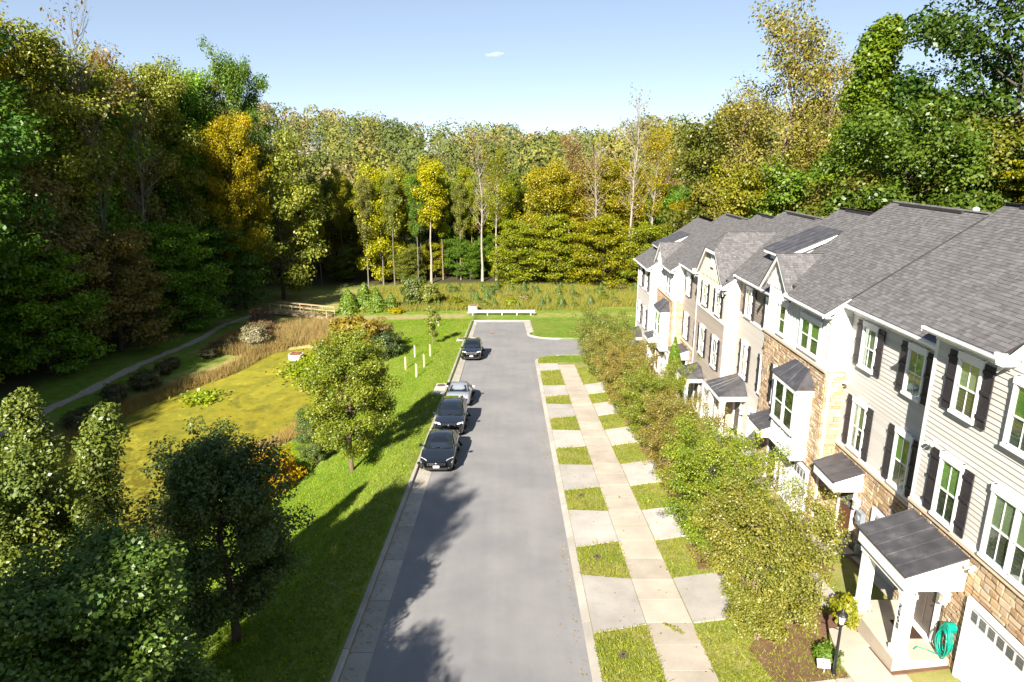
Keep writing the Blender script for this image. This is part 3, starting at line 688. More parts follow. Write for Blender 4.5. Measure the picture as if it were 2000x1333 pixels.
def seam_roof(parent, Xw, y0, y1, zb, zf, proj, panels, name='porch_roof', hip=False, gap=.0, drop=.22, soffit=True):
    """small metal roof against the wall; each pan between two seams is a piece"""
    xf = Xw - proj; th = .035
    mb = MB()                                              # timber carcass with white fascia
    if hip:
        i = min(.62, (y1 - y0) * .3)
        top = [(Xw, y0 + i, zb - th), (Xw, y1 - i, zb - th)]
        mb.box(xf + .02, Xw, y0 + .02, y1 - .02, zf - drop, zf - .012)
        root = part(name, mb, M['roofwhite'], parent)
        def pan(pts):
            m1 = MB(); n = Vector(pts[1]) - Vector(pts[0]); n2 = Vector(pts[2]) - Vector(pts[0]); nn = n.cross(n2).normalized()
            if nn.z < 0: nn = -nn
            m1.extrude([tuple(Vector(p)) for p in pts], tuple(nn * .03)); part('metal_pan', m1, M['metalroof'], root)
        k = panels; F0, F1 = (xf - .03, y0 - .04, zf), (xf - .03, y1 + .04, zf); B0, B1 = (Xw, y0 + i, zb), (Xw, y1 - i, zb)
        lerp = lambda a, b, t: tuple(a[j] + (b[j] - a[j]) * t for j in range(3))
        for q in range(k):
            g = .004
            pan([lerp(F0, F1, q / k + g), lerp(F0, F1, (q + 1) / k - g), lerp(B0, B1, (q + 1) / k - g), lerp(B0, B1, q / k + g)])
        pan([(Xw, y0 - .04, zf), F0, B0]); pan([F1, (Xw, y1 + .04, zf), B1])
        sm = MB()
        for q in range(k + 1): sm.tube([Vector(lerp(F0, F1, q / k)) + Vector((0, 0, .035)), Vector(lerp(B0, B1, q / k)) + Vector((0, 0, .035))], .014, 5)
        sm.tube([(xf * .5 + Xw * .5, y0 - .04, zf + .03), lerp((Xw, y0 - .04, zf), B0, .55)], .012, 5)
        part('seam', sm, M['metalroof'], root)
    else:
        mb.extrude([(Xw, y0, zb - th), (xf, y0, zf - th), (xf, y0, zf - drop), (Xw, y0, zf - drop)], (0, y1 - y0, 0))
        root = part(name, mb, M['roofwhite'], parent)
        lx = [(Xw, zb), (xf - .05, zf - (zb - zf) * .05 / proj)]
        for q in range(panels):
            a = y0 - .04 + (y1 - y0 + .08) * q / panels + .004; b = y0 - .04 + (y1 - y0 + .08) * (q + 1) / panels - .004
            m1 = MB(); m1.hexa([(lx[1][0], a, lx[1][1] - th + .006), (lx[0][0], a, lx[0][1] - th + .006), (lx[0][0], b, lx[0][1] - th + .006), (lx[1][0], b, lx[1][1] - th + .006), (lx[1][0], a, lx[1][1]), (lx[0][0], a, lx[0][1]), (lx[0][0], b, lx[0][1]), (lx[1][0], b, lx[1][1])])
            part('metal_pan', m1, M['metalroof'], root)
        sm = MB()
        for q in range(panels + 1):
            y = y0 - .04 + (y1 - y0 + .08) * q / panels
            sm.hexa([(lx[1][0], y - .012, lx[1][1] - .01), (lx[0][0], y - .012, lx[0][1] - .01), (lx[0][0], y + .012, lx[0][1] - .01), (lx[1][0], y + .012, lx[1][1] - .01), (lx[1][0], y - .008, lx[1][1] + .032), (lx[0][0], y - .008, lx[0][1] + .032), (lx[0][0], y + .008, lx[0][1] + .032), (lx[1][0], y + .008, lx[1][1] + .032)])
        part('seam', sm, M['metalroof'], root)
    return root

def column(parent, x, y, z0, z1, w=.26):
    mb = MB(); mb.box(x - w / 2, x + w / 2, y - w / 2, y + w / 2, z0 + .1, z1); mb.box(x - w / 2 - .04, x + w / 2 + .04, y - w / 2 - .04, y + w / 2 + .04, z0, z0 + .2); mb.box(x - w / 2 - .03, x + w / 2 + .03, y - w / 2 - .03, y + w / 2 + .03, z1 - .12, z1)
    return part('column', mb, M['white'], parent)
def garage(parent, X, y0, y1, z0, z1, lights=True):
    mb = MB(); mb.box(X - .09, X, y0 - .13, y0, z0, z1 + .15); mb.box(X - .09, X, y1, y1 + .13, z0, z1 + .15); mb.box(X - .092, X, y0 - .0, y1 + .0, z1, z1 + .152)
    fr = part('garage_door', mb, M['white'], parent)
    h = (z1 - z0) / 4
    for k in range(4):
        m1 = MB(); m1.box(X - .035, X + .02, y0, y1, z0 + k * h + .005, z0 + (k + 1) * h - .005)
        if k < 3:
            n = 4; w = (y1 - y0) / n
            for j in range(n): m1.box(X - .045, X - .03, y0 + j * w + .09, y0 + (j + 1) * w - .09, z0 + k * h + .1, z0 + (k + 1) * h - .1)
        part('door_panel', m1, M['garage'], fr)
    if lights:
        n = 8; w = (y1 - y0) / n
        for j in range(n):
            m1 = MB(); m1.box(X - .048, X - .034, y0 + j * w + .05, y0 + (j + 1) * w - .05, z0 + 3 * h + .16, z1 - .13); part('light', m1, M['screen'], fr)
def front_door(parent, X, y0, y1, z0, z1, mat, wreath=False):
    mb = MB(); mb.box(X - .09, X, y0 - .12, y0, z0, z1 + .12); mb.box(X - .09, X, y1, y1 + .12, z0, z1 + .12); mb.box(X - .088, X, y0, y1, z1, z1 + .12); mb.box(X - .2, X - .02, y0 - .1, y1 + .1, z0 - .12, z0 - .01)
    d = part('door', mb, M['white'], parent)
    m1 = MB(); m1.box(X - .04, X + .02, y0, y1, z0, z1); h = z1 - z0; w = y1 - y0
    for a, b in ((.1, .46), (.54, .9)): m1.box(X - .052, X - .035, y0 + w * a, y0 + w * b, z0 + h * .08, z0 + h * .55)
    part('door_leaf', m1, mat, d)
    m1 = MB(); m1.box(X - .05, X - .036, y0 + w * .14, y1 - w * .14, z0 + h * .64, z0 + h * .92); part('door_light', m1, M['screen'], d)
    m1 = MB(); m1.lathe((X - .08, y0 + .08, z0 + 1.0), [(.0, -.03), (.03, -.01), (.03, .02), (0, .03)], 8); part('handle', m1, M['number'], d)
    if wreath:
        v, f = [], []; rr = random.Random(5); m1 = MB()
        for k in range(90):
            t = rr.uniform(0, 6.28); r = rr.uniform(.13, .26); c = Vector((X - rr.uniform(.07, .13), (y0 + y1) / 2 + r * math.cos(t), z0 + h * .78 + r * math.sin(t))); s = .05
            a = Vector((rr.uniform(-1, 1), rr.uniform(-1, 1), rr.uniform(-1, 1))).normalized() * s; b = a.orthogonal().normalized() * s * .6
            m1.poly([c - a, c + b, c + a, c - b])
        o = part('wreath', m1, M['leaf'], d); o.color = (.20, .20, .10, 1)
def sconce(parent, X, y, z):
    mb = MB(); mb.box(X - .05, X, y - .06, y + .06, z - .12, z + .14); mb.box(X - .24, X - .05, y - .11, y + .11, z + .10, z + .16); mb.box(X - .22, X - .07, y - .08, y + .08, z - .19, z - .15)
    s = part('wall_lamp', mb, M['white'], parent); g = MB(); g.box(X - .21, X - .08, y - .075, y + .075, z - .15, z + .10); part('lamp_glass', g, M['lampglass'], s)
def flood(parent, X, y, z):
    mb = MB(); mb.lathe((X - .02, y, z), [(.05, -.05), (.06, 0), (.05, .05)], 8)
    for s in (-1, 1): mb.tube([(X - .05, y + .02 * s, z), (X - .13, y + .08 * s, z - .03), (X - .17, y + .10 * s, z - .06)], [.02, .045, .055], 8)
    part('floodlight', mb, M['white'], parent)
def downspout(parent, x, y, z0, z1):
    mb = MB(); mb.box(x - .04, x + .04, y - .03, y + .03, z0 + .1, z1); mb.tube([(x, y, z0 + .13), (x - .14, y, z0 + .04)], .035, 6)
    for z in np.arange(z0 + 1, z1, 2.2): mb.box(x - .05, x + .05, y - .035, y + .035, z, z + .04)
    part('downspout', mb, M['white'], parent)

class Unit:
    def __init__(s, X, y0, y1, L, label, xr, prev_X=None):
        s.X, s.y0, s.y1, s.L, s.F, s.xr = X, y0, y1, L, L - 8.85, xr
        s.o = thing('townhouse', (X + 5, (y0 + y1) / 2, s.F - .3), label, 'house', 'townhouses in the terrace')
        s.xe = X - .36; s.zr = L + PITCH * (xr - s.xe); s.pX = prev_X
        # carcass
        mb = MB(); xb = 2 * xr - s.xe - .36; d = .17 * SLEN * .6
        zat = lambda x: L + PITCH * (x - s.xe) - .16
        mb.extrude([(X + .03, y0, s.F - 1.2), (xb, y0, s.F - 1.2), (xb, y0, zat(X)), (xr, y0, s.zr - .16), (X + .03, y0, zat(X))], (0, y1 - y0, 0))
        s.wall = part('wall', mb, M['white'], s.o)
    def roof(s, gables=(), singles=0, seed=1, ext=(.10, .02)):
        """gables: (y0,y1) stretches where a front gable stands flush with the facade"""
        X, L, xe, xr = s.X, s.L, s.xe, s.xr; a, b = s.y0 - ext[0], s.y1 + ext[1]
        mb = MB(); cuts = sorted([a, b] + [v for g in gables for v in g if a < v < b])
        slope = lambda x: L + PITCH * (x - xe)
        for p, q in zip(cuts[:-1], cuts[1:]):
            ing = any(g[0] <= (p + q) / 2 <= g[1] for g in gables); x0 = X + .02 if ing else xe
            mb.extrude([(x0, p, slope(x0) - .14), (x0, p, slope(x0)), (xr, p, s.zr), (xr, p, s.zr - .16)], (0, q - p, 0))
        xb = 2 * xr - xe
        mb.extrude([(xb, a, L - .14), (xb, a, L), (xr + .002, a, s.zr), (xr + .002, a, s.zr - .16)], (0, b - a, 0))
        rf = part('roof', mb, M['underlay'], s.o); s.rf = rf
        def ur(w):
            x = xe + w / SLEN
            if x > X + .05: return [(0, b - a)]
            segs = [(a, b)]
            for g in gables: segs = [t for (p, q) in segs for t in ((p, min(q, g[0])), (max(p, g[1]), q)) if t[1] - t[0] > .02]
            return [(p - a, q - a) for p, q in segs]
        shingle_plane(rf, (xe - .03, a, L - .01), (0, 1, 0), (1, 0, PITCH), (xr - xe + .03) * SLEN, ur, singles, seed)
        shingle_plane(rf, (xb + .03, a, L - .01), (0, 1, 0), (-1, 0, PITCH), (xb - xr + .03) * SLEN, lambda w: [(0, b - a)], 0, seed + 50, .5)
        mb = MB(); mb.box(xr - .16, xr + .16, s.y0 + 1.2, s.y1 - .9, s.zr - .06, s.zr + .045); part('ridge_vent', mb, M['underlay'], rf)
        mb = MB()                                                    # ridge caps
        for k in range(int((b - a) / .3)):
            y = a + k * .3; mb.ct = R.random(); mb.extrude([(xr - .15, y, s.zr - .085), (xr, y, s.zr + .016), (xr + .15, y, s.zr - .085), (xr + .15, y, s.zr - .098), (xr, y, s.zr + .002), (xr - .15, y, s.zr - .098)], (0, .32, 0))
        part('ridge_caps', mb, M['shingle'], rf, tint=True, kind='stuff')
        # eaves
        segs = [(a, b)]
        for g in gables: segs = [t for (p, q) in segs for t in ((p, min(q, g[0])), (max(p, g[1]), q)) if t[1] - t[0] > .1]
        for p, q in segs:
            mb = MB(); mb.box(xe + .02, X, p + .02, q - .02, L - .20, L - .155); mb.box(X - .05, X, p + .02, q - .02, L - .40, L - .2); part('soffit', mb, M['roofwhite'], s.o)
            pr = [(xe + .01, L - .17), (xe - .07, L - .17), (xe - .13, L - .10), (xe - .13, L - .035), (xe - .115, L - .035), (xe - .115, L - .09), (xe - .07, L - .15), (xe + .01, L - .15)]
            mb = MB(); mb.extrude([(x, p - .03, z) for x, z in pr], (0, q - p + .06, 0)); mb.box(xe - .12, xe + .01, p - .03, p - .015, L - .17, L - .04); mb.box(xe - .12, xe + .01, q + .015, q + .03, L - .17, L - .04); mb.box(xe - .005, xe + .025, p, q, L - .19, L - .03)
            n = int((q - p) / .55)
            for k in range(n + 1): mb.box(xe - .14, xe - .10, p + (q - p) * k / max(n, 1) - .015, p + (q - p) * k / max(n, 1) + .015, L - .06, L - .022)
            part('gutter', mb, M['roofwhite'], s.o)
        # rake board at the near end
        xk = xe + .36 + .50
        if ext[0] > .05: mb = MB(); mb.extrude([(xe, a - .02, L - .2), (xe, a - .02, L - .015), (xk, a - .02, L + PITCH * (xk - xe) - .015), (xk, a - .02, L + PITCH * (xk - xe) - .2)], (0, .022, 0)); part('rake_board', mb, M['roofwhite'], s.o)
    def corner(s, y, z0, z1, w=.11):
        mb = MB(); mb.box(s.X - .04, s.X + .02, y, y + w, z0, z1); part('corner_board', mb, M['white'], s.o)
    def band(s, z, h=.2, mat='white', proud=.055, a=None, b=None):
        mb = MB(); mb.box(s.X - proud, s.X + .02, (s.y0 if a is None else a), (s.y1 if b is None else b), z - h, z); part('trim_band', mb, M[mat], s.o)
    def backing(s, z0, z1):
        mb = MB(); mb.box(s.X - .006, s.X + .03, s.y0, s.y1, z0, z1); part('mortar_bed', mb, M['mortar'], s.o)
    def gable(s, yc, half, zb, zp, mat, flat=0.0, seed=9, win=False, proj=.26, boards=.3):
        """flush front gable with white rake boards; flat > 0 clips its top"""
        X = s.X; xf = X - proj; mbw = MB()
        prof = [(yc - half, zb), (yc - flat, zp), (yc + flat, zp), (yc + half, zb)] if flat else [(yc - half, zb), (yc, zp), (yc + half, zb)]
        g = part('gable', MB_prism([(X - .012, y, z) for y, z in prof], (.04 + 0.3, 0, 0)), mat, s.o)
        xin = lambda z: s.xe + (z - s.L) / PITCH + .25
        k = (zp - zb) / (half - flat); sl = math.sqrt(1 + k * k)
        mb = MB()                                                       # battens
        n = int(2 * half / boards)
        for i in range(1, n):
            y = yc - half + 2 * half * i / n; zt = min(zp, zb + (half - abs(y - yc)) * k)
            if zt - zb > .1: mb.box(X - .036, X - .012, y - .02, y + .02, zb, zt)
        part('battens', mb, mat, g)
        mb = MB()
        for sg in (-1, 1):                                              # rake boards and roof slabs
            p0, p1 = (yc + sg * (half + .16), zb - .16 * k), (yc + sg * flat, zp)
            mb.extrude([(xf, p0[0], p0[1] - .03), (xf, p1[0], p1[1] - .03), (xf, p1[0], p1[1] - .25), (xf, p0[0], p0[1] - .25)], (.03, 0, 0))
            mb.extrude([(xf + .03, p0[0], p0[1] - .06), (xf + .03, p1[0], p1[1] - .06), (xf + .03, p1[0], p1[1] - .1), (xf + .03, p0[0], p0[1] - .1)], (proj - .03, 0, 0))
        if flat: mb.box(xf, xf + .03, yc - flat, yc + flat, zp - .28, zp - .03)
        part('rake_board', mb, M['roofwhite'], g)
        za = zp + flat * k; dxa = flat * k * 1.0
        for sg in (-1, 1):
            O = Vector((xf - .03, yc + sg * (half + .2), zb - .2 * k)); U = Vector((1, 0, 0)); W = Vector((0, -sg / sl, k / sl)); wl_ = (half + .2) * sl
            def ur(w, O=O, W=W): 
                z = O.z + W.z * w; u0 = max(0, (z - zp) / (za - zp) * dxa) if flat else 0; return [(u0, max(u0 + .1, xin(z) - O.x))]
            m1 = MB(); xa, xb_ = xf, xin(zp); z0 = O.z
            m1.extrude([(xf, O.y, z0 - .05), (max(xf + .05, xin(z0) - .2), O.y, z0 - .05), (xin(za) - .2, yc, za - .05)] + ([(xf + dxa, yc, za - .05)] if flat else []) + [(xf, yc + sg * flat, zp - .05)], (0, 0, .04)); part('roof_slab', m1, M['underlay'], g)
            shingle_plane(g, O, U, W, wl_, ur, 0, seed + sg)
        if flat:                                                         # clipped top: a small hip face
            shingle_plane(g, (xf - .03, yc - flat - .03, zp - .02), (0, 1, 0), (dxa, 0, za - zp), math.hypot(dxa, za - zp), lambda w: [(t_ * flat, 2 * flat - t_ * flat + .06) for t_ in [w / math.hypot(dxa, za - zp)] if t_ < .97], 0, seed + 7)
            m1 = MB(); m1.extrude([(xf - .0, yc - flat, zp - .05), (xf - .0, yc + flat, zp - .05), (xf + dxa, yc, za - .05)], (0, 0, .03)); part('roof_slab', m1, M['underlay'], g)
        if win:
            window(g, X - .01, yc - .24, yc + .24, zb + (zp - zb) * .42, zb + (zp - zb) * .8, shutters=False, header=False, muntin=False)
        return g
    def cornice_return(s, y, z):
        mb = MB(); mb.box(s.X - .42, s.X + .0, y - .16, y + .16, z - .28, z); part('cornice_return', mb, M['roofwhite'], s.o)
    def dormer(s, y0, y1, xf, zf, xb, zb, wz0):
        """shed dormer with a metal roof"""
        slope = lambda x: s.L + PITCH * (x - s.xe)
        mb = MB(); mb.extrude([(xf, y0 + .2, slope(xf) - .1), (xf, y0 + .2, zf - .18), (xb, y0 + .2, zb - .18), (xb, y0 + .2, slope(xb) - .3)], (0, y1 - y0 - .4, 0))
        d = part('dormer', mb, M['white'], s.o)
        mb = MB(); k = (zb - zf) / (xb - xf); xo = xf - .32; zo = zf - .32 * k
        mb.extrude([(xo, y0, zo - .2), (xo, y0, zo - .03), (xb, y0, zb - .03), (xb, y0, zb - .2)], (0, y1 - y0, 0)); part('fascia', mb, M['roofwhite'], d)
        n = 5
        for q in range(n):
            a = y0 - .03 + (y1 - y0 + .06) * q / n + .005; b = y0 - .03 + (y1 - y0 + .06) * (q + 1) / n - .005
            m1 = MB(); m1.hexa([(xo - .03, a, zo - .028), (xb + .3, a, zb + .3 * k - .028), (xb + .3, b, zb + .3 * k - .028), (xo - .03, b, zo - .028), (xo - .03, a, zo), (xb + .3, a, zb + .3 * k), (xb + .3, b, zb + .3 * k), (xo - .03, b, zo)]); part('metal_pan', m1, M['metalroof'], d)
        m1 = MB()
        for q in range(n + 1):
            y = y0 - .03 + (y1 - y0 + .06) * q / n; m1.tube([(xo - .03, y, zo + .01), (xb + .3, y, zb + .3 * k + .01)], .016, 4)
        part('seam', m1, M['metalroof'], d)
        yc = (y0 + y1) / 2; window(d, xf - .01, yc - .55, yc + .55, wz0, zf - .22, shutters=False, pair=True, header=False, muntin=True)
    def bay(s, y0, y1, z0, ze, zt, proj=.62):
        """two-storey box bay: panels below, pair of sash windows, hipped metal roof"""
        X = s.X; xf = X - proj
        mb = MB(); mb.box(xf, X, y0, y1, z0, ze); mb.box(xf - .025, X, y0 - .025, y1 + .025, z0, z0 + .09); b = part('bay_window', mb, M['white'], s.o)
        zw = z0 + (ze - z0) * .36
        m1 = MB(); w = (y1 - y0) / 2
        for k in range(2):
            a, c = y0 + k * w + .12, y0 + (k + 1) * w - .12; p, q = z0 + .2, zw - .1
            for bx in ((a, a + .06, p, q), (c - .06, c, p, q), (a, c, p, p + .06), (a, c, q - .06, q)): m1.box(xf - .03, xf + .005, *bx)
        part('panel', m1, M['white'], b)
        window(b, xf, y0 + .1, y1 - .1, zw, ze - .1, shutters=False, pair=True, header=False, muntin=False)
        seam_roof(s.o, X, y0 - .1, y1 + .1, zt, ze + .06, proj + .12, 3, 'bay_roof', hip=True, drop=.2)

def MB_prism(pts, vec):
    mb = MB(); mb.extrude(pts, vec); return mb

XA, XB = 12.0, 12.73
XRA, XRB = 17.0, 17.63

# ---- nearest house
u = Unit(XA, 12.3, 18.45, 8.38, 'nearest tan-sided townhouse with stone base and columned porch at the right edge', XRA)
u1 = u
u.roof(gables=[(12.0, 15.5)], singles=170, seed=11, ext=(.1, .05))
u.backing(u.F - .9, 3.08)
zs = 3.0
ledge_stone(u.o, (XA - .006, 12.3, 0), (0, 1, 0), (-1, 0, 0), 6.15, u.F - .5, zs, [(.18, 3.05, -9, 1.95), (3.9, 5.15, -9, 1.85)], 300, 21)
u.band(3.09, .09, 'cap', .10); u.band(3.19, .1, 'white', .05)
siding(u.o, XA, 12.3, 18.34, 3.19, 8.2, M['sid_tan'], True)
u.corner(18.34, 3.19, 8.25)
window(u.o, XA - .03, 16.36, 17.32, 6.27, 7.97); window(u.o, XA - .03, 16.38, 17.34, 3.18, 5.10)
window(u.o, XA - .03, 13.35, 15.25, 6.2, 7.97, shutters=False, pair=True); window(u.o, XA - .03, 13.45, 15.26, 3.18, 5.17, shutters=False, pair=True)
u.gable(13.9, 1.62, 8.3, 9.95, M['sid_tan'], boards=9); u.cornice_return(15.5, 8.42)
flood(u.o, XA - .03, 17.75, 5.15); flood(u.o, XA - .07, 15.35, 2.72)
g = garage(u.o, XA - .06, 12.55, 15.15, u.F - .02, 1.78)
front_door(u.o, XA - .05, 16.42, 17.3, u.F + .2, 1.72, M['door_dark'])
sconce(u.o, XA - .06, 16.05, 1.35)
# porch
mb = MB(); mb.box(10.42, XA, 15.62, 18.2, u.F - 1.0, u.F + .16); part('porch_slab', mb, M['walk'], u.o)
pr = seam_roof(u.o, XA - .03, 15.62, 18.12, 2.86, 2.29, 1.56, 5, 'porch_roof', drop=.46)
mb = MB(); mb.box(10.5, 10.72, 15.66, 18.08, 1.62, 1.84); part('beam', mb, M['white'], u.o)
for yc in (15.86, 17.88):
    column(u.o, 10.68, yc, u.F + .16, 1.66, .29)
    m1 = MB(); m1.extrude([(10.6, yc + (.14 if yc < 17 else -.14), 1.66), (10.6, yc + (.14 if yc < 17 else -.14), 1.25), (10.6, yc + (.22 if yc < 17 else -.22), 1.5), (10.6, yc + (.48 if yc < 17 else -.48), 1.66)], (.1, 0, 0)); part('bracket', m1, M['white'], u.o)
# house number, digit by digit down the column
SEG = {'2': 'abged', '6': 'acdefg', '5': 'acdfg', '0': 'abcdef'}
def digit(parent, ch, y, z, x, h=.15, w=.085):
    t = .020; mb = MB(); S = {'a': (0, w, h - t, h), 'g': (0, w, h / 2 - t / 2, h / 2 + t / 2), 'd': (0, w, 0, t), 'f': (0, t, h / 2, h), 'e': (0, t, 0, h / 2), 'b': (w - t, w, h / 2, h), 'c': (w - t, w, 0, h / 2)}
    for k in SEG[ch]:
        a, b, p, q = S[k]; mb.box(x - .012, x + .004, y + w / 2 - a, y + w / 2 - b, z + p, z + q)
    part('house_number', mb, M['number'], parent)
for i, ch in enumerate('2650'): digit(u.o, ch, 15.86, 1.12 - i * .2, 10.535)

# ---- second house
u = Unit(XB, 18.45, 24.63, 7.70, 'tan-sided townhouse with four shuttered windows and small awning over brown door', XRB)
u2 = u
u.roof(singles=300, seed=12, ext=(.0, .03))
u.backing(u.F - .9, 2.22)
ledge_stone(u.o, (XB - .006, 18.45, 0), (0, 1, 0), (-1, 0, 0), 6.18, u.F - .4, 2.14, [(.18, 2.85, -9, 1.2), (4.1, 5.3, -9, 1.12)], 300, 22)
u.band(2.23, .09, 'cap', .10); u.band(2.34, .11, 'white', .05)
siding(u.o, XB, 18.45, 24.62, 2.34, 7.5, M['sid_tan'], True)
for a, b in ((22.68, 23.66), (19.82, 20.78)):
    window(u.o, XB - .03, a, b, 5.56, 7.26); window(u.o, XB - .03, a, b, 2.41, 4.41)
flood(u.o, XB - .03, 24.2, 4.75)
garage(u.o, XB - .06, 18.75, 21.2, u.F - .02, 1.0)
front_door(u.o, XB - .05, 22.66, 23.62, u.F + .1, 1.0, M['door_brown'], wreath=True)
seam_roof(u.o, XB - .03, 22.3, 23.98, 1.98, 1.62, 1.05, 3, 'awning', drop=.42)
sconce(u.o, XB - .06, 22.3, .75)

# ---- third house: stone, gable, box bay
def stone_house(X, y0, y1, L, xr, label, seed, singles, zb, prevX, side_to):
    u = Unit(X, y0, y1, L, label, xr)
    gc = y1 - 1.02
    u.roof(gables=[(gc - 1.62, y1 + .3)], singles=0, seed=seed, ext=(.10, .02))
    u.backing(u.F - .9, zb)
    s = y0
    bay = (y0 + .85, y0 + 3.2)
    holes = [(bay[0] - y0, bay[1] - y0, u.F + 2.7, u.F + 5.55), (.28, 2.85, -99, u.F + 2.35), (3.35, 4.5, -99, u.F + 2.2)]
    ledge_stone(u.o, (X - .006, y0, 0), (0, 1, 0), (-1, 0, 0), y1 - y0, u.F - .4, zb - .1, holes, singles, seed)
    # the return facing down the street
    mb = MB(); mb.box(X - .01, side_to, y0 - .008, y0 + .02, u.F - .4, zb - .05); part('mortar_bed', mb, M['mortar'], u.o)
    ledge_stone(u.o, (X - .04, y0 - .008, 0), (1, 0, 0), (0, -1, 0), side_to - X + .04, u.F - .6, zb - .1, [], 0, seed + 1)
    mb = MB(); mb.box(X - .02, side_to, y0 - .05, y0 + .02, zb, L - .15); part('side_panel', mb, M['batten'], u.o)
    u.band(zb, .1, 'cap', .11); u.band(zb + .16, .16, 'white', .06)
    mb = MB(); mb.box(X - .06, side_to, y0 - .075, y0 + .0, zb - .02, zb + .16); part('trim_band', mb, M['white'], u.o)
    battens(u.o, X, y0, y1, zb + .16, L - .18, M['batten'], .3, singles > 0)
    u.corner(y0 - .06, zb + .16, L - .15, .16); u.corner(y1 - .1, zb + .16, L - .15, .1)
    z3 = zb + .2
    window(u.o, X - .03, y0 + 4.07, y0 + 4.94, z3, L - .51, shutters=False, muntin=False); window(u.o, X - .03, y0 + .73, y0 + 2.57, z3, L - .51, shutters=False, pair=True, muntin=False)
    u.gable(gc, 1.6, L - .12, L + 1.44, M['batten'], seed=seed + 5); u.cornice_return(gc - 1.68, L + .02)
    # second floor
    w0 = u.F + 3.55
    window(u.o, X - .05, y0 + 3.75, y0 + 4.72, w0, w0 + 1.85, shutters=False); shutter(u.o, X - .06, y0 + 4.76, y0 + 5.14, w0, w0 + 1.8)
    u.bay(bay[0], bay[1], u.F + 2.5, u.F + 5.5, u.F + 6.27)
    seam_roof(u.o, X - .03, y0 + 3.15, y0 + 4.75, u.F + 3.25, u.F + 2.92, 1.0, 3, 'awning', drop=.40)
    front_door(u.o, X - .05, y0 + 3.45, y0 + 4.4, u.F + .1, u.F + 2.15, M['door_brown'])
    garage(u.o, X - .06, y0 + .4, y0 + 2.75, u.F - .02, u.F + 2.2)
    sconce(u.o, X - .06, y0 + 3.05, u.F + 1.75)
    downspout(u.o, X + .12, y0 - .10, u.F - .2, L - .2)
    return u
u3 = stone_house(XA, 24.63, 30.95, 7.29, XRA, 'stone-faced townhouse with white box bay window and pointed white gable, nearer one', 31, 300, 5.07, XB, XB + .02)

# ---- fourth house: two-tone siding, hipped porch, shed dormer
u = Unit(XB, 30.95, 37.0, 6.62, 'two-tone townhouse with cream middle floor, hipped porch roof and shed dormer', XRB)
u4 = u
u.roof(seed=14, ext=(.0, .03))
siding(u.o, XB, 30.95, 37.0, u.F - .3, 4.40, M['sid_cream'], False); siding(u.o, XB, 30.95, 37.0, 4.55, 6.42, M['sid_brown'], False); u.band(4.55, .17)
for a, b in ((34.95, 35.9), (32.05, 33.0)):
    window(u.o, XB - .03, a, b, 4.56, 6.2); window(u.o, XB - .03, a, b, 1.2, 3.22)
mb = MB(); mb.box(11.2, XB, 34.5, 36.9, u.F - .8, u.F + .14); part('porch_slab', mb, M['walk'], u.o)
seam_roof(u.o, XB - .03, 34.5, 36.95, 1.10, .42, 1.5, 5, 'porch_roof', hip=True, drop=.3)
for yc in (34.72, 36.7): column(u.o, 11.45, yc, u.F + .14, .14, .26)
front_door(u.o, XB - .05, 35.2, 36.1, u.F + .15, u.F + 2.2, M['door_dark']); garage(u.o, XB - .06, 31.25, 33.75, u.F, u.F + 2.2)
sconce(u.o, XB - .06, 34.75, u.F + 1.75)
u.dormer(33.5, 36.4, 13.85, 8.28, 16.0, 9.2, 7.2)

# ---- fifth house: clipped cream gable, taupe siding
u = Unit(XA, 37.0, 43.0, 5.92, 'taupe townhouse with broad clipped cream gable and four shuttered windows', XRA)
u5 = u
u.roof(gables=[(37.25, 43.1)], seed=15)
siding(u.o, XA, 37.0, 43.0, u.F - .3, 3.72, M['sid_taupe'], False); u.band(3.88, .2)
battens(u.o, XA, 37.0, 43.0, 3.88, 5.82, M['batten_cream'], .3); u.corner(36.96, u.F - .3, 5.8, .14); u.corner(42.9, u.F - .3, 5.8, .1)
side_siding(u.o, XA + .1, XB, 37.0, u.F - .3, 5.7, M['sid_peach'])
mb = MB(); mb.box(XA - .04, XA + .1, 36.95, 37.02, u.F - .3, 5.75); part('corner_board', mb, M['white'], u.o)
mb = MB(); mb.box(XA + .1, XB, 36.94, 37.0, 3.68, 3.88); part('trim_band', mb, M['white'], u.o)
for a, b in ((40.62, 41.58), (37.9, 38.86)):
    window(u.o, XA - .03, a, b, 4.0, 5.48); window(u.o, XA - .03, a, b, .85, 2.72)
u.gable(40.1, 2.85, 5.75, 7.62, M['batten_cream'], flat=.95, seed=44, win=True); u.cornice_return(37.15, 5.95); u.cornice_return(42.95, 5.95)
seam_roof(u.o, XA - .03, 40.2, 42.4, u.F + 3.0, u.F + 2.45, 1.2, 4, 'porch_roof', hip=True, drop=.28)
for yc in (40.35, 42.25): column(u.o, 10.95, yc, u.F - .1, u.F + 2.2, .24)
front_door(u.o, XA - .05, 40.9, 41.8, u.F + .1, u.F + 2.15, M['door_dark']); garage(u.o, XA - .06, 37.3, 39.8, u.F, u.F + 2.2)
downspout(u.o, XA + .06, 36.9, u.F - .2, 5.7)

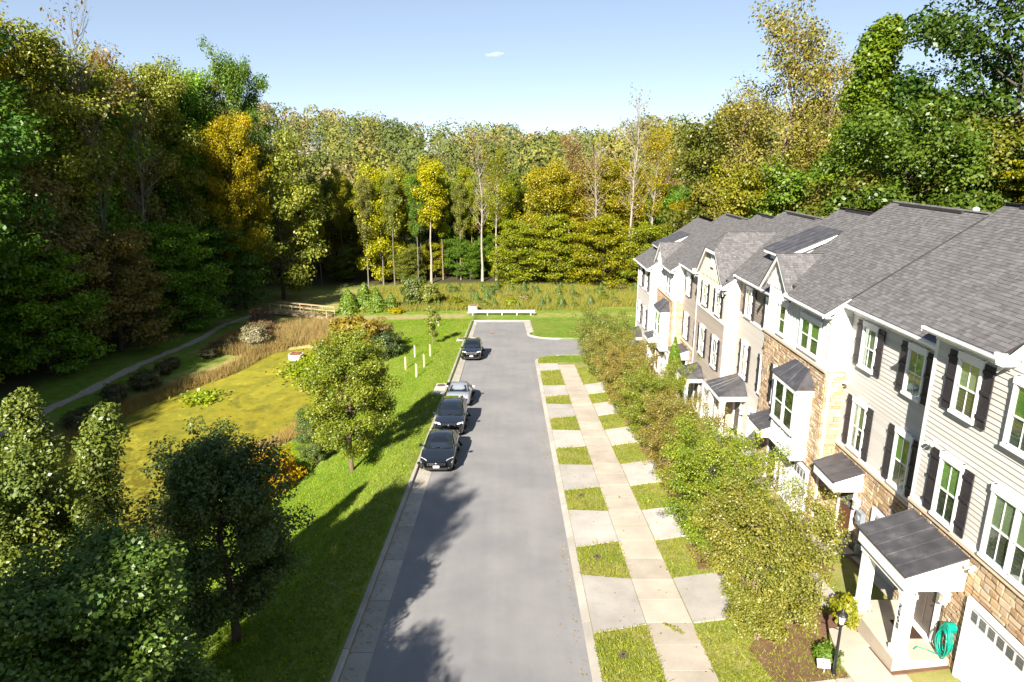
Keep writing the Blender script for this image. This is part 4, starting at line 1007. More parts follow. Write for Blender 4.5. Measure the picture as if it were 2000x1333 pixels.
# ---- sixth house
u = Unit(XB, 43.0, 49.2, 5.32, 'taupe-sided townhouse with stone ground floor and small awning, further down the row', XRB)
u6 = u
u.roof(seed=16, ext=(.0, .03))
u.backing(u.F - .9, -.2)
ledge_stone(u.o, (XB - .006, 43.0, 0), (0, 1, 0), (-1, 0, 0), 6.2, u.F - .4, -.3, [], 0, 61)
u.band(-.2, .1, 'cap', .1)
siding(u.o, XB, 43.0, 49.2, -.2, 5.12, M['sid_taupe'], False)
for a, b in ((47.3, 48.3), (44.2, 45.2)):
    window(u.o, XB - .03, a, b, 3.25, 4.86); window(u.o, XB - .03, a, b, .1, 1.95)
seam_roof(u.o, XB - .03, 46.6, 48.4, u.F + 3.05, u.F + 2.7, 1.05, 3, 'awning', drop=.4)
front_door(u.o, XB - .05, 47.0, 47.95, u.F + .1, u.F + 2.15, M['door_brown']); garage(u.o, XB - .06, 43.3, 45.8, u.F, u.F + 2.2)

# ---- seventh and eighth
u7 = stone_house(XA, 49.2, 54.9, 4.79, XRA, 'stone-faced townhouse with white box bay window, farther one near the row end', 71, 0, 2.57, XB, XB + .02)
u = Unit(11.45, 54.9, 60.4, 3.98, 'grey-sided end townhouse at the far end with dark shed dormer', 16.6)
u8 = u
u.roof(seed=18, ext=(.1, .3))
siding(u.o, 11.45, 54.9, 60.4, u.F - .3, 1.75, M['sid_grey'], False); siding(u.o, 11.45, 54.9, 60.4, 1.9, 3.8, M['sid_taupe'], False); u.band(1.9, .17)
u.corner(54.86, u.F - .3, 3.8, .14); u.corner(60.3, u.F - .3, 3.8, .12)
mb = MB(); mb.box(11.45 - .02, 12.05, 54.85, 54.92, u.F - .3, 3.83); part('side_panel', mb, M['batten'], u.o)
for a, b in ((58.3, 59.3), (55.9, 56.9)):
    window(u.o, 11.42, a, b, 1.95, 3.55); window(u.o, 11.42, a, b, -1.3, .5)
seam_roof(u.o, 11.42, 57.2, 59.6, u.F + 3.0, u.F + 2.5, 1.3, 4, 'porch_roof', hip=True, drop=.28)
for yc in (57.4, 59.4): column(u.o, 10.3, yc, u.F - .3, u.F + 2.25, .24)
seam_roof(u7.o, XA - .03, 53.1, 54.7, u7.F + 3.3, u7.F + 2.95, 1.0, 3, 'awning', drop=.4) if False else None
u.dormer(56.6, 59.6, 12.7, 5.62, 14.9, 6.55, 4.75)
# ------------------------------------------------------------------ plants
def leaf_quads(rng, P, Nrm, size, aspect=.62):
    n = len(P); a = rng.normal(size=(n, 3)); a -= (a * Nrm).sum(1, keepdims=True) * Nrm; a /= np.linalg.norm(a, axis=1, keepdims=True) + 1e-9
    b = np.cross(Nrm, a); s = size[:, None]
    fold = Nrm * s * rng.uniform(-.25, .35, (n, 1))
    V = np.stack([P - a * s, P + b * s * aspect + fold, P + a * s, P - b * s * aspect + fold], 1).reshape(-1, 3)
    return V, np.arange(4 * n).reshape(n, 4)

def gen_tree(name, seed, H, r0, bare, radius, nl, n_leaf, ls, cr, flat=.75, up=.5, prof='round', sub=3, bare_twigs=0, stems=1, wander=.02, mat='leaf', low=.0, spread=.8):
    rng = np.random.default_rng(seed); rr = random.Random(seed); mb = MB(); cl = []
    for st in range(stems):
        az = 2 * math.pi * st / stems + rr.uniform(-.4, .4); lean = (0 if stems == 1 else rr.uniform(.10, .22)) * H
        n = 9; hs = H * (1 if st == 0 else rr.uniform(.8, 1.0)); tp = []
        wx = wy = 0
        for i in range(n):
            t = i / (n - 1); wx += rr.uniform(-1, 1) * wander * H * t; wy += rr.uniform(-1, 1) * wander * H * t
            tp.append(Vector((math.cos(az) * lean * t ** .8 + wx, math.sin(az) * lean * t ** .8 + wy, hs * .97 * t - (.4 if i == 0 else 0))))
        rad = [r0 * (1.25 if i == 0 else 1) * (1 - .92 * (i / (n - 1)) ** .9) / (stems ** .4) for i in range(n)]
        mb.tube(tp, rad, 8, False)
        def at(t):
            f = t * (n - 1); i = min(int(f), n - 2); return tp[i].lerp(tp[i + 1], f - i), rad[i] + (rad[i + 1] - rad[i]) * (f - i)
        m = nl // stems
        for i in range(m):
            q = (i + rr.random() * .8) / m; t = bare + (1 - bare) * q ** .92 * .97
            p0, rb = at(t); s = (t - bare) / (1 - bare)
            if prof == 'round': pr = math.sqrt(max(.02, 1 - (abs(s - .42) / .62) ** 2.2)) * (1 if s > .1 else .75)
            elif prof == 'cone': pr = (1 - s) * .95 + .07
            elif prof == 'column': pr = math.sqrt(max(.03, 1 - (abs(s - .5) / .54) ** 3))
            elif prof == 'vase': pr = .35 + .75 * math.sin(min(1, s * 1.1) * math.pi * .62)
            elif prof == 'layer': pr = (1 - s ** 2.2) ** .6 * (.85 + .15 * math.sin(i * 2.1)) + .08
            L = radius * pr * rr.uniform(.68, 1.18); a = i * 2.39996 + rr.uniform(-.5, .5) + st
            el = up * rr.uniform(.5, 1.3) * (.55 + .8 * s)
            d = Vector((math.cos(a) * math.cos(el), math.sin(a) * math.cos(el), math.sin(el)))
            pts = [p0]; bend = -.16 if flat < .4 else rr.uniform(-.05, .22)
            for k in range(1, 5):
                u = k / 4; q_ = p0 + d * L * u + Vector((rr.uniform(-1, 1), rr.uniform(-1, 1), rr.uniform(-1, 1))) * L * .05 + Vector((0, 0, bend * L * u * u))
                pts.append(q_)
            rl = max(.012, min(rb * .55, .016 * L + .01)) 
            mb.tube(pts, [rl * (1 - .8 * k / 4) for k in range(5)], 5, False)
            tips = [(pts[4], 1.0), (pts[3], .95)]
            if L > radius * .5: tips.append((pts[2], .75))
            for k in range(sub):
                b0 = pts[2].lerp(pts[4], rr.random()); a2 = a + rr.choice((-1, 1)) * rr.uniform(.5, 1.2); e2 = el * .6 + rr.uniform(-.2, .5) * (flat if flat < .4 else 1)
                tip = b0 + Vector((math.cos(a2) * math.cos(e2), math.sin(a2) * math.cos(e2), math.sin(e2))) * L * rr.uniform(.25, .5)
                mb.tube([b0, b0.lerp(tip, .5) + Vector((0, 0, .04 * L)), tip], [rl * .4, rl * .25, rl * .1], 4, False)
                tips.append((tip, .85))
            for tp_, w in tips: cl.append((tp_, w * rr.uniform(.75, 1.3)))
        top, _ = at(.97); cl.append((top, .9)); cl.append((at(.9)[0], .8))
        for k in range(bare_twigs):
            t = rr.uniform(max(bare, .4), .99); p0, rb = at(t); a = rr.uniform(0, 6.28); e = rr.uniform(.5, 1.2); L = radius * rr.uniform(.35, 1.0) * (1.3 - t * .5)
            d = Vector((math.cos(a) * math.cos(e), math.sin(a) * math.cos(e), math.sin(e))); p1 = p0 + d * L * .5; p2 = p0 + d * L + Vector((0, 0, L * .15))
            mb.tube([p0, p1, p2], [.045, .03, .008], 4, False)
            for j in range(3):
                d2 = (d + Vector((rr.uniform(-.6, .6), rr.uniform(-.6, .6), rr.uniform(0, .6)))).normalized(); b0 = p1.lerp(p2, rr.random()); mb.tube([b0, b0 + d2 * L * .35], [.018, .006], 3, False)
    cen = np.array([tuple(c[0]) for c in cl]); wt = np.array([c[1] for c in cl])
    pw = wt ** 2; idx = rng.choice(len(cl), n_leaf, p=pw / pw.sum())
    d = rng.normal(size=(n_leaf, 3)); d /= np.linalg.norm(d, axis=1, keepdims=True)
    rad_ = cr * wt[idx] * (rng.random(n_leaf) ** .45)
    P = cen[idx] + d * rad_[:, None] * np.array([1, 1, flat]) * (.85 + spread * .2)
    if low: P[:, 2] = np.maximum(P[:, 2], low * rng.random(n_leaf))
    Nr = d * .7 + np.array([0, 0, .75 if flat > .4 else 1.3]) + rng.normal(size=(n_leaf, 3)) * .65; Nr /= np.linalg.norm(Nr, axis=1, keepdims=True)
    V, F = leaf_quads(rng, P, Nr, ls * rng.uniform(.6, 1.35, n_leaf))
    ct = rng.random(len(cl)); tint = .55 * rng.random(n_leaf) + .45 * ct[idx]
    return dict(trunk=mb.mesh(name + '_trunk', M['bark'], smooth=True), crown=np_mesh(name + '_crown', V, F, M[mat], tint), H=H)

def put_tree(p, x, y, h, col, bark, label, group, rz=None, name='tree', wide=1.0, cat='tree', z=None, tilt=0.0):
    rz = R.uniform(0, 6.28) if rz is None else rz
    o = thing(name, (x, y, (tz(x, y) if z is None else z) - .05), label, cat, group, rz)
    s = h / p['H']; o.scale = (s * wide, s * wide, s); o.rotation_euler = (tilt, 0, rz)
    t = link('trunk', p['trunk'], o); t.color = (*bark, 1)
    c = link('crown', p['crown'], o); c.color = (*col, 1)
    return o

CW = {}
DG, MG, YG, YE, OR, BR, OL = (.036, .068, .012), (.065, .115, .016), (.160, .170, .016), (.235, .200, .022), (.30, .145, .014), (.20, .145, .055), (.095, .105, .020)
CW = {DG: 'dark green', MG: 'green', YG: 'yellow-green', YE: 'yellow', OR: 'orange', BR: 'brownish', OL: 'olive'}
GREY, PALE, DARK, TAN = (.18, .16, .135), (.34, .30, .245), (.085, .07, .055), (.27, .20, .145)
LAST = ['']
def pick(opts):
    c = R.choice(opts); LAST[0] = CW[c]; return c
def br(c, k=1.4): return tuple(q * k for q in c)
def jit(c, v=.18): 
    k = 1 + R.uniform(-v, v); return tuple(max(.01, q * k * (1 + R.uniform(-v, v) * .5)) for q in c)

oaks = [gen_tree('broad_%d' % i, 100 + i, 22, .34, .22, 5.6, 28, 24000, .185, 1.75, .8, .55, 'round', 4) for i in range(3)]
dense = [gen_tree('dense_%d' % i, 120 + i, 18, .28, .06, 5.0, 32, 22000, .18, 1.6, .7, .35, 'round', 4) for i in range(2)]
pops = [gen_tree('poplar_%d' % i, 140 + i, 26, .30, .48, 3.6, 22, 14000, .18, 1.35, .9, .8, 'column', 4) for i in range(2)]
spar = [gen_tree('sparse_%d' % i, 160 + i, 28, .34, .42, 4.6, 22, 9000, .15, 1.5, .9, .95, 'column', 4, bare_twigs=34) for i in range(2)]
bare_ = [gen_tree('bare_%d' % i, 170 + i, 28, .36, .38, 5.0, 18, 700, .18, 1.3, .9, 1.0, 'column', 5, bare_twigs=46) for i in range(2)]
beech = [gen_tree('beech_%d' % i, 180 + i, 12, .22, .03, 4.6, 50, 20000, .15, 1.25, .42, .26, 'layer', 4, low=.3) for i in range(2)]

tall = [gen_tree('tall_%d' % i, 190 + i, 33, .45, .25, 7.6, 46, 44000, .19, 1.75, .8, .55, 'round', 5) for i in range(2)]
spire = gen_tree('spire', 195, 31, .38, .08, 5.0, 58, 42000, .185, 1.45, .85, .45, 'cone', 4)
layer_tall = gen_tree('layered', 197, 20, .3, .06, 6.0, 46, 30000, .15, 1.25, .24, .12, 'layer', 5)

# --- wood on the hill behind: one mass of crowns
rng = np.random.default_rng(55); VV, FF, TT = [], [], []; nb = 0
for k in range(620):
    y = 146 + (rng.random() ** .8) * 190; x = rng.uniform(-135, 120) * (.55 + y / 330)
    g = tz(x, y); r = rng.uniform(3.0, 6.6); h = rng.uniform(13, 23); n = int(560 * (1 if y < 220 else .7))
    d = rng.normal(size=(n, 3)); d /= np.linalg.norm(d, axis=1, keepdims=True); d[:, 2] = np.where(d[:, 2] < 0, d[:, 2] * 2.2, d[:, 2])
    lump = 1 + .22 * np.sin(d[:, 0] * 5 + k) * np.cos(d[:, 1] * 5 + k * 2)
    P = np.array([x, y, g + h - r * .9]) + d * r * lump[:, None] * np.array([1, 1, 1.05])
    Nr = d + rng.normal(size=(n, 3)) * .5; Nr /= np.linalg.norm(Nr, axis=1, keepdims=True)
    v, f = leaf_quads(rng, P, Nr, rng.uniform(.28, .58, n)); VV.append(v); FF.append(f + nb); nb += len(v); TT.append(np.clip(rng.random() ** 1.1 + rng.normal(size=n) * .05, 0, 1))
o = link('distant_woodland', np_mesh('distant_woodland', np.concatenate(VV), np.concatenate(FF), M['leaf_mass'], np.concatenate(TT))); o.color = (.115, .130, .030, 1)
tag(o, 'distant wooded hillside turning yellow behind the street end', 'woodland', kind='stuff')

placed = []
def free(x, y, d): 
    if any((x - a) ** 2 + (y - b) ** 2 < d * d for a, b in placed): return False
    placed.append((x, y)); return True

# --- wood west of the pond
GW = 'trees in the wood west of the pond'
def W_(p, x, y, h, col, bark, label, **k): placed.append((x, y)); return put_tree(p, x, y, h, br(col, 1.9) if max(col) < .13 else col, bark, label, GW, **k)
W_(tall[0], -49.5, 59.5, 33, DG, DARK, 'tall dark green tree filling the top left corner', wide=1.05)
W_(spar[0], -52.5, 72.0, 33, YE, GREY, 'thin yellowing tree next to the dark corner tree', wide=.9)
W_(tall[1], -53.0, 80.0, 34, OL, DARK, 'rounded olive green treetop between the yellowing tree and the bare one')
W_(bare_[0], -47.5, 80.5, 36, BR, GREY, 'nearly bare grey tree with dead top twigs above the pond path', wide=.75)
W_(bare_[1], -46.2, 86.5, 29, BR, GREY, 'half bare tree with pale forked limbs left of the orange maple', wide=.8)
W_(spar[1], -50.5, 88.5, 32, BR, GREY, 'brownish thin-crowned tree behind the nearly bare one', wide=.85)
W_(tall[0], -42.5, 108.0, 35.0, (.045, .075, .013), DARK, 'tall green treetop rising above the orange maple', wide=.6, rz=1.1)
W_(tall[1], -40.0, 101.0, 27.0, (.27, .225, .018), DARK, 'orange and yellow maple crown standing before a taller green tree', wide=.62, rz=2.0)
W_(dense[0], -36.5, 108.0, 24, OL, DARK, 'dense dark tree at the right end of the western wood', wide=.85)
W_(tall[0], -50.5, 96.0, 33, OL, DARK, 'tall olive tree behind the half bare one', rz=.4, wide=.8)
W_(tall[1], -48.5, 103.5, 33, MG, DARK, 'tall green tree between the bare trees and the orange maple', rz=2.4, wide=.75)
W_(spar[0], -46.0, 110.0, 33, YG, GREY, 'thin yellow-green tree rising left of the orange maple', rz=1.4, wide=.8)
W_(beech[0], -47.0, 66.5, 13, MG, DARK, 'low layered dark tree at the wood edge above the footpath start')
W_(beech[1], -45.0, 76.0, 14, (.17, .14, .045), DARK, 'low layered tree with bronze leaves at the wood edge, mid path')
W_(beech[0], -43.6, 88.0, 14, MG, DARK, 'low layered olive tree where the footpath bends')
W_(beech[1], -41.5, 99.5, 13, DG, DARK, 'low layered dark tree behind the footbridge')
W_(dense[1], -49.0, 71.5, 19, (.19, .16, .060), DARK, 'mid-height tree with pinkish sunlit leaves above the footpath')
for (x0, x1, y0, y1, n, sp) in ((-47.5, -58, 52, 112, 34, 4.3), (-58, -82, 50, 118, 34, 5.6), (-50.5, -66, -14, 49, 32, 5.4)):
    k = 0; tries = 0
    while k < n and tries < 900:
        tries += 1; x, y = R.uniform(x1, x0), R.uniform(y0, y1)
        if not free(x, y, sp): continue
        k += 1; c = R.random(); front = x > -53 and y > 52
        if y < 52: put_tree(R.choice(oaks + dense), x, y, R.uniform(22, 26), jit(DG), DARK, 'broadleaf tree of the western wood beyond the left picture edge', 'trees left of the picture', wide=1.0)
        elif front and c < .5: put_tree(R.choice(beech + dense), x, y, R.uniform(10, 17), jit(br(pick((DG, OL, MG, MG)), 2.1)), DARK, LAST[0] + ' low understorey tree along the edge of the western wood', GW)
        elif c < .85: put_tree(R.choice(oaks + pops), x, y, R.uniform(22, 29), jit(br(pick((DG, MG, OL, MG, YG)), 2.0)), DARK, LAST[0] + ' tall broadleaf tree within the western wood', GW, wide=.9)
        else: put_tree(R.choice(spar), x, y, R.uniform(26, 31), jit(pick((YG, BR, YE))), GREY, LAST[0] + ' thin-crowned tall tree within the western wood', GW, wide=.9)

# --- wood beyond the end of the street
GN = 'trees in the wood beyond the street end'
def N_(p, x, y, h, col, bark, label, **k): placed.append((x, y)); return put_tree(p, x, y, h, col, bark, label, GN, **k)
N_(bare_[0], 20.6, 119.5, 29.5, BR, PALE, 'tallest pale bare tree of the left pair beside the houses', wide=.8, rz=1.0)
N_(spar[1], 24.4, 119.0, 24.5, YE, PALE, 'pale leaning trunk of the right pair beside the houses', wide=.85, rz=.3)
N_(bare_[1], -5.0, 120.5, 23.5, BR, PALE, 'pale bare forked tree in the middle of the far wood', wide=.8)
N_(spar[0], -2.5, 121.5, 22.0, YG, PALE, 'thin pale-trunked tree just right of the middle fork', wide=.8)
N_(bare_[0], 15.4, 122.0, 23, BR, PALE, 'pale bare tree between the orange trees and the tallest pair', wide=.85)
N_(spar[0], 10.8, 126.0, 24, BR, PALE, 'thin greyish treetop behind the orange trees', wide=.8)
N_(oaks[1], 12.6, 126.5, 19.0, (.225, .190, .028), DARK, 'orange-gold broad tree right of the middle of the far wood', wide=.8)
N_(oaks[2], 6.5, 123.0, 18.5, (.225, .205, .026), DARK, 'golden broad tree left of the orange one', wide=.9)
N_(oaks[0], 18.0, 127.0, 19.5, (.22, .20, .026), DARK, 'golden tree behind the tallest pale pair', wide=.9)
N_(dense[0], -23.0, 121.0, 19.5, (.27, .27, .026), GREY, 'bright yellow-green tree at the left of the far wood', wide=.7)
N_(pops[0], -14.0, 119.5, 20.5, (.29, .28, .028), PALE, 'bright yellow-green slender tree standing forward of the far wood', wide=.95)
N_(beech[0], 1.0, 117.5, 11, (.155, .18, .020), DARK, 'layered yellow-green tree at the meadow edge, left of centre row')
N_(beech[1], 8.0, 118.0, 12, (.165, .185, .020), DARK, 'layered yellow-green tree at the meadow edge, middle of the row')
N_(beech[0], 15.5, 115.5, 12, (.185, .185, .020), DARK, 'layered yellow-green tree at the meadow edge, widest of the row', wide=1.1)
N_(beech[1], 22.5, 113.0, 11, (.15, .17, .020), DARK, 'layered tree at the meadow edge nearest the end house')
N_(beech[0], 28.0, 108.0, 11, (.18, .18, .020), DARK, 'layered tree partly behind the end house')
for k in range(26):                                                      # slim trunks of the dark grove
    x, y = R.uniform(-38, -7), R.uniform(116.5, 130)
    if free(x, y, 1.9): put_tree(R.choice(pops), x, y, R.uniform(15, 19.5), jit(br(pick((YG, OL, YG, MG)))), R.choice((GREY, GREY, TAN)), LAST[0] + ' slim-trunked tree in the grove beyond the meadow', GN, wide=.62)
k = 0
while k < 16:                                                            # undergrowth below the slim trunks
    x, y = R.uniform(-34, 0), R.uniform(118.5, 128)
    if not free(x, y, 1.4): continue
    k += 1; put_tree(R.choice(dense), x, y, R.uniform(4, 7.5), jit(br(pick((YG, MG, OL, YG)), 1.3)), DARK, LAST[0] + ' low bushy tree among the slim trunks of the far grove', GN, wide=1.15)
for (x0, x1, y0, y1, n, sp) in ((-62, 34, 122, 150, 78, 4.4),):
    k = 0; tries = 0
    while k < n and tries < 1500:
        tries += 1; x, y = R.uniform(x0, x1), R.uniform(y0, y1)
        if not free(x, y, sp): continue
        k += 1; c = R.random(); h = R.uniform(12, 16.5)
        if c < .62: put_tree(R.choice(oaks + dense), x, y, h, jit(br(pick((MG, OL, YG, YG, OL, YE) if x < 5 else (YG, YE, OL, OL, YE, MG)))), DARK, LAST[0] + ' broadleaf tree in the deep far wood' + (', left of the street line' if x < -5 else ', right of the street line'), GN, wide=.95)
        elif c < .86: put_tree(R.choice(pops), x, y, h * 1.15, jit(br(pick((YG, OL, YG, YE)))), GREY, LAST[0] + ' slender tree in the deep far wood', GN)
        else: put_tree(R.choice(spar + bare_), x, y, h * 1.2, jit(pick((BR, YE))), PALE, LAST[0] + ' thin-crowned pale tree in the deep far wood', GN, wide=.8)

# --- wood behind the houses
GE = 'trees in the wood behind the houses'
def E_(p, x, y, h, col, bark, label, **k): placed.append((x, y)); return put_tree(p, x, y, h, col, bark, label, GE, **k)
E_(spar[0], 30.2, 79.0, 33.0, (.20, .180, .045), TAN, 'tallest golden thin-crowned tree behind the roofs', wide=.95)
E_(spar[1], 27.4, 85.0, 27.0, (.19, .175, .04), TAN, 'golden tree with spreading pale limbs left of the tallest golden one', wide=1.05)
E_(spar[1], 37.2, 83.0, 29.0, (.20, .175, .04), TAN, 'thin brownish treetop right of the tallest golden tree', wide=.9)
E_(spire, 32.9, 64.0, 30.0, (.115, .165, .022), DARK, 'tall spire-shaped fresh green tree behind the roofs', wide=1.0)
E_(tall[1], 40.0, 57.0, 36.0, (.045, .082, .014), DARK, 'huge dark green tree in the top right corner', wide=.95)
E_(dense[0], 26.6, 76.0, 17.5, (.17, .17, .024), DARK, 'yellow-green bushy tree just above the middle roofs', wide=.9)
E_(tall[0], 41.0, 73.0, 24.0, MG, DARK, 'green tree filling the gap below the tallest golden one')
E_(tall[0], 43.0, 68.0, 22.0, (.20, .165, .020), DARK, 'yellow-leaved tree between the green spire and the corner tree')
E_(layer_tall, 37.5, 47.5, 16.5, (.165, .165, .018), DARK, 'yellow layered boughs at the right edge above the nearest roof', wide=.9)
E_(oaks[2], 29.0, 96.0, 24.0, OL, DARK, 'olive green round tree left of the golden ones')
for (x0, x1, y0, y1, n, sp) in ((29, 64, 44, 118, 52, 5.2),):
    k = 0; tries = 0
    while k < n and tries < 1500:
        tries += 1; x, y = R.uniform(x0, x1), R.uniform(y0, y1)
        if x < 27 + max(0, 60 - y) * .15 or not free(x, y, sp): continue
        k += 1; c = R.random()
        if x < 36 and c < .4: put_tree(R.choice(beech + dense), x, y, R.uniform(10, 14), jit(pick((YG, OL, MG) if y < 80 else (YG, YE, YE, OL))), DARK, LAST[0] + ' low tree at the wood edge behind the houses', GE)
        elif c < .9 or y < 88: put_tree(R.choice(oaks + dense), x, y, R.uniform(15, 19), jit(br(pick((MG, OL, DG, OL, MG) if y < 80 else (YG, YG, OL, YG)), 1.2)), DARK, LAST[0] + ' broadleaf tree in the wood behind the ' + ('nearer' if y < 80 else 'farther') + ' houses', GE)
        else: put_tree(R.choice(spar), x, y, R.uniform(19, 23), jit(pick((YE, BR))), TAN, LAST[0] + ' thin-crowned tree in the wood behind the houses', GE)

# --- street trees on the bank
t3 = gen_tree('bank_oak', 301, 8.5, .15, .17, 2.45, 54, 72000, .060, .58, .85, .55, 'round', 5, mat='leaf_near')
t2 = gen_tree('dark_oak', 302, 7.4, .17, .12, 2.25, 52, 68000, .062, .55, .9, .6, 'round', 5, mat='leaf_near')
t1 = gen_tree('pin_oak', 303, 9.8, .2, .05, 2.2, 120, 84000, .062, .52, .95, .75, 'cone', 5, stems=5, mat='leaf_near')
GB = 'trees on the bank beside the street'
put_tree(t3, -9.57, 37.62, 7.7, (.150, .180, .026), (.17, .12, .085), 'sunlit round oak on the bank beside the parked cars', GB, rz=.4, wide=1.0)
put_tree(t2, -8.93, 18.9, 6.5, (.070, .100, .026), (.11, .08, .06), 'shaded dark round oak in the lower left foreground', GB, rz=2.0, wide=.98)
put_tree(t1, -12.9, 16.9, 9.2, (.115, .145, .030), (.10, .075, .06), 'large pin oak with many leaders at the left edge', GB, rz=.5, wide=.95)
put_tree(t2, -8.7, 11.6, 5.9, (.085, .135, .026), (.10, .075, .06), 'leafy green oak low in the bottom left corner', GB, rz=4.0, wide=1.15)
put_tree(t2, -12.6, 40.6, 3.6, (.10, .135, .034), (.14, .10, .07), 'small young oak behind the sunlit round one', GB, rz=1.0, wide=.9)
put_tree(t3, -13.9, 1.0, 16.0, (.06, .09, .024), (.10, .075, .06), 'tall oak standing behind the camera beside the street', GB, rz=1.2, wide=.5)
put_tree(t3, -9.2, .5, 9.2, (.06, .09, .024), (.10, .075, .06), 'kerbside oak behind the camera', GB, rz=2.2)
# --- crape myrtles in front of the houses
mv = [gen_tree('myrtle_%d' % i, 320 + i, 4.4, .075, .10, 1.95, 80, 62000, .039, .38, .75, .6, 'vase', 4, stems=4, mat='leaf_near') for i in range(2)]
GM = 'crape myrtles along the house fronts'
for i, (x, y, h, w, col, lab) in enumerate([
    (7.55, 17.8, 4.0, .92, (.150, .150, .030), 'nearest bushy crape myrtle beside the lamp post'),
    (7.75, 23.5, 4.0, 1.02, (.135, .170, .024), 'crape myrtle second from the camera, bright green, overhanging the pavement'),
    (7.85, 29.7, 3.7, .92, (.160, .135, .036), 'crape myrtle third from the camera, bronze-tinged'),
    (7.9, 35.6, 3.9, .96, (.135, .155, .026), 'crape myrtle fourth from the camera, before the hipped porch'),
    (7.8, 41.6, 3.9, .96, (.170, .140, .038), 'crape myrtle fifth from the camera, reddish brown tips'),
    (7.8, 47.6, 3.9, .96, (.150, .145, .032), 'crape myrtle sixth from the camera'),
    (7.5, 54.0, 4.4, 1.05, (.125, .140, .030), 'farthest crape myrtle at the lane corner')]):
    put_tree(mv[i % 2], x, y, h, br(col, 1.18), (.30, .22, .15), lab, GM, rz=i * 1.3, wide=w, name='crape_myrtle')

# --- shrubs
def gen_shrub(name, seed, r, h, n, ls, kind='ball'):
    rng = np.random.default_rng(seed); rr = random.Random(seed); mb = MB()
    for k in range(7):
        a = k * .9; mb.tube([(0, 0, -.1), (math.cos(a) * r * .3, math.sin(a) * r * .3, h * .4), (math.cos(a) * r * .6, math.sin(a) * r * .6, h * .7)], [.03, .02, .008], 5, False)
    d = rng.normal(size=(n, 3)); d /= np.linalg.norm(d, axis=1, keepdims=True); t = rng.random(n)
    if kind == 'cone':
        z = rng.random(n) ** 1.25; a = rng.uniform(0, 6.283, n); q = r * (1 - z ** 1.6 * .97) * (.35 + .65 * rng.random(n) ** .5) * (1 + .3 * np.sin(a * 4 + z * 15) * np.cos(z * 9 + a)); P = np.stack([np.cos(a) * q, np.sin(a) * q, z * h + .02], -1); Nr = np.stack([np.cos(a), np.sin(a), np.full(n, .5)], -1)
    else:
        lump = 1 + .25 * np.sin(d[:, 0] * 6 + seed) * np.sin(d[:, 1] * 6 + 1) + .18 * np.sin(d[:, 2] * 9 + seed)
        P = d * (.45 + .55 * rng.random(n) ** .5)[:, None] * lump[:, None] * np.array([r, r, h * .5]) + np.array([0, 0, h * .5]); P[:, 2] = np.maximum(P[:, 2], .02); Nr = d + np.array([0, 0, .4])
    Nr = Nr + rng.normal(size=(n, 3)) * .55; Nr /= np.linalg.norm(Nr, axis=1, keepdims=True)
    V, F = leaf_quads(rng, P, Nr, ls * rng.uniform(.6, 1.4, n)); tint = .5 * rng.random(n) + .5 * (.5 + .5 * np.sin(P[:, 0] * 7 / r) * np.sin(P[:, 1] * 6 / r + P[:, 2] * 5 / h))
    return dict(trunk=mb.mesh(name + '_stem', M['bark']), crown=np_mesh(name + '_leaves', V, F, M['leaf_near'], tint), H=h)
sh_ball = [gen_shrub('ball_%d' % i, 400 + i, .6, 1.0, 2600, .055) for i in range(2)]
sh_big = [gen_shrub('bush_%d' % i, 410 + i, 2.0, 3.4, 7000, .11) for i in range(2)]
sh_cone = [gen_shrub('cone_%d' % i, 420 + i, .85, 2.4, 2600, .09, 'cone') for i in range(2)]
sh_arb = gen_shrub('arborvitae', 430, .62, 3.6, 6000, .055, 'cone')
def put_shrub(p, x, y, h, col, label, group=None, name='shrub', wide=1.0, cat='shrub', z=None):
    o = put_tree(p, x, y, h, col, (.12, .09, .06), label, group, name=name, wide=wide, cat=cat, z=z)
    for c in o.children: c.name = 'stem' if c.name.startswith('trunk') else 'foliage'
    return o
put_shrub(sh_ball[0], 10.45, 18.0, .95, (.19, .19, .022), 'yellow-green clipped shrub beside the nearest porch', wide=1.0)
put_shrub(sh_ball[1], 9.0, 16.35, .6, (.10, .16, .026), 'small green shrub at the foot of the lamp post', wide=1.0)
put_shrub(sh_ball[0], 9.5, 18.9, .7, (.13, .11, .04), 'low bronze shrub behind the yellow-green one', wide=1.0)
put_shrub(sh_arb, 11.35, 45.3, 4.4, (.105, .165, .022), 'narrow bright green columnar evergreen before the houses', name='columnar_evergreen', cat='evergreen')
put_shrub(sh_ball[1], 11.3, 32.9, 1.0, (.16, .17, .03), 'yellowish shrub at the hipped porch', wide=1.1)
put_shrub(sh_ball[0], 11.0, 30.6, .9, (.2, .15, .03), 'golden low shrub beside the stone house door', wide=1.1)
put_shrub(sh_big[0], -14.9, 38.4, 3.0, (.34, .215, .018), 'golden yellow bush at the pond bank', wide=.95)
put_shrub(sh_big[1], -17.0, 73.0, 5.2, (.20, .155, .030), 'feathery golden willow bush behind the sunlit oak', wide=1.0)
put_shrub(sh_big[0], -13.4, 71.0, 3.0, (.045, .065, .016), 'dark green bush to the right of the golden willow bush', wide=1.0)
put_shrub(sh_big[1], -14.6, 73.8, 3.6, (.15, .115, .04), 'bronze bush between the willow bush and the dark bush', wide=.8)
put_shrub(sh_big[0], -30.8, 79.5, 3.0, (.22, .20, .12), 'pale silvery bush on the pond shore', wide=.85)
put_shrub(sh_big[1], -33.0, 88.5, 2.8, (.16, .11, .07), 'brownish bush before the footbridge', wide=.9)
put_shrub(sh_big[1], -31.5, 83.5, 2.4, (.17, .12, .065), 'russet bush between the silvery bush and the footbridge', wide=1.0)
GC = 'bright evergreens beside the footbridge'
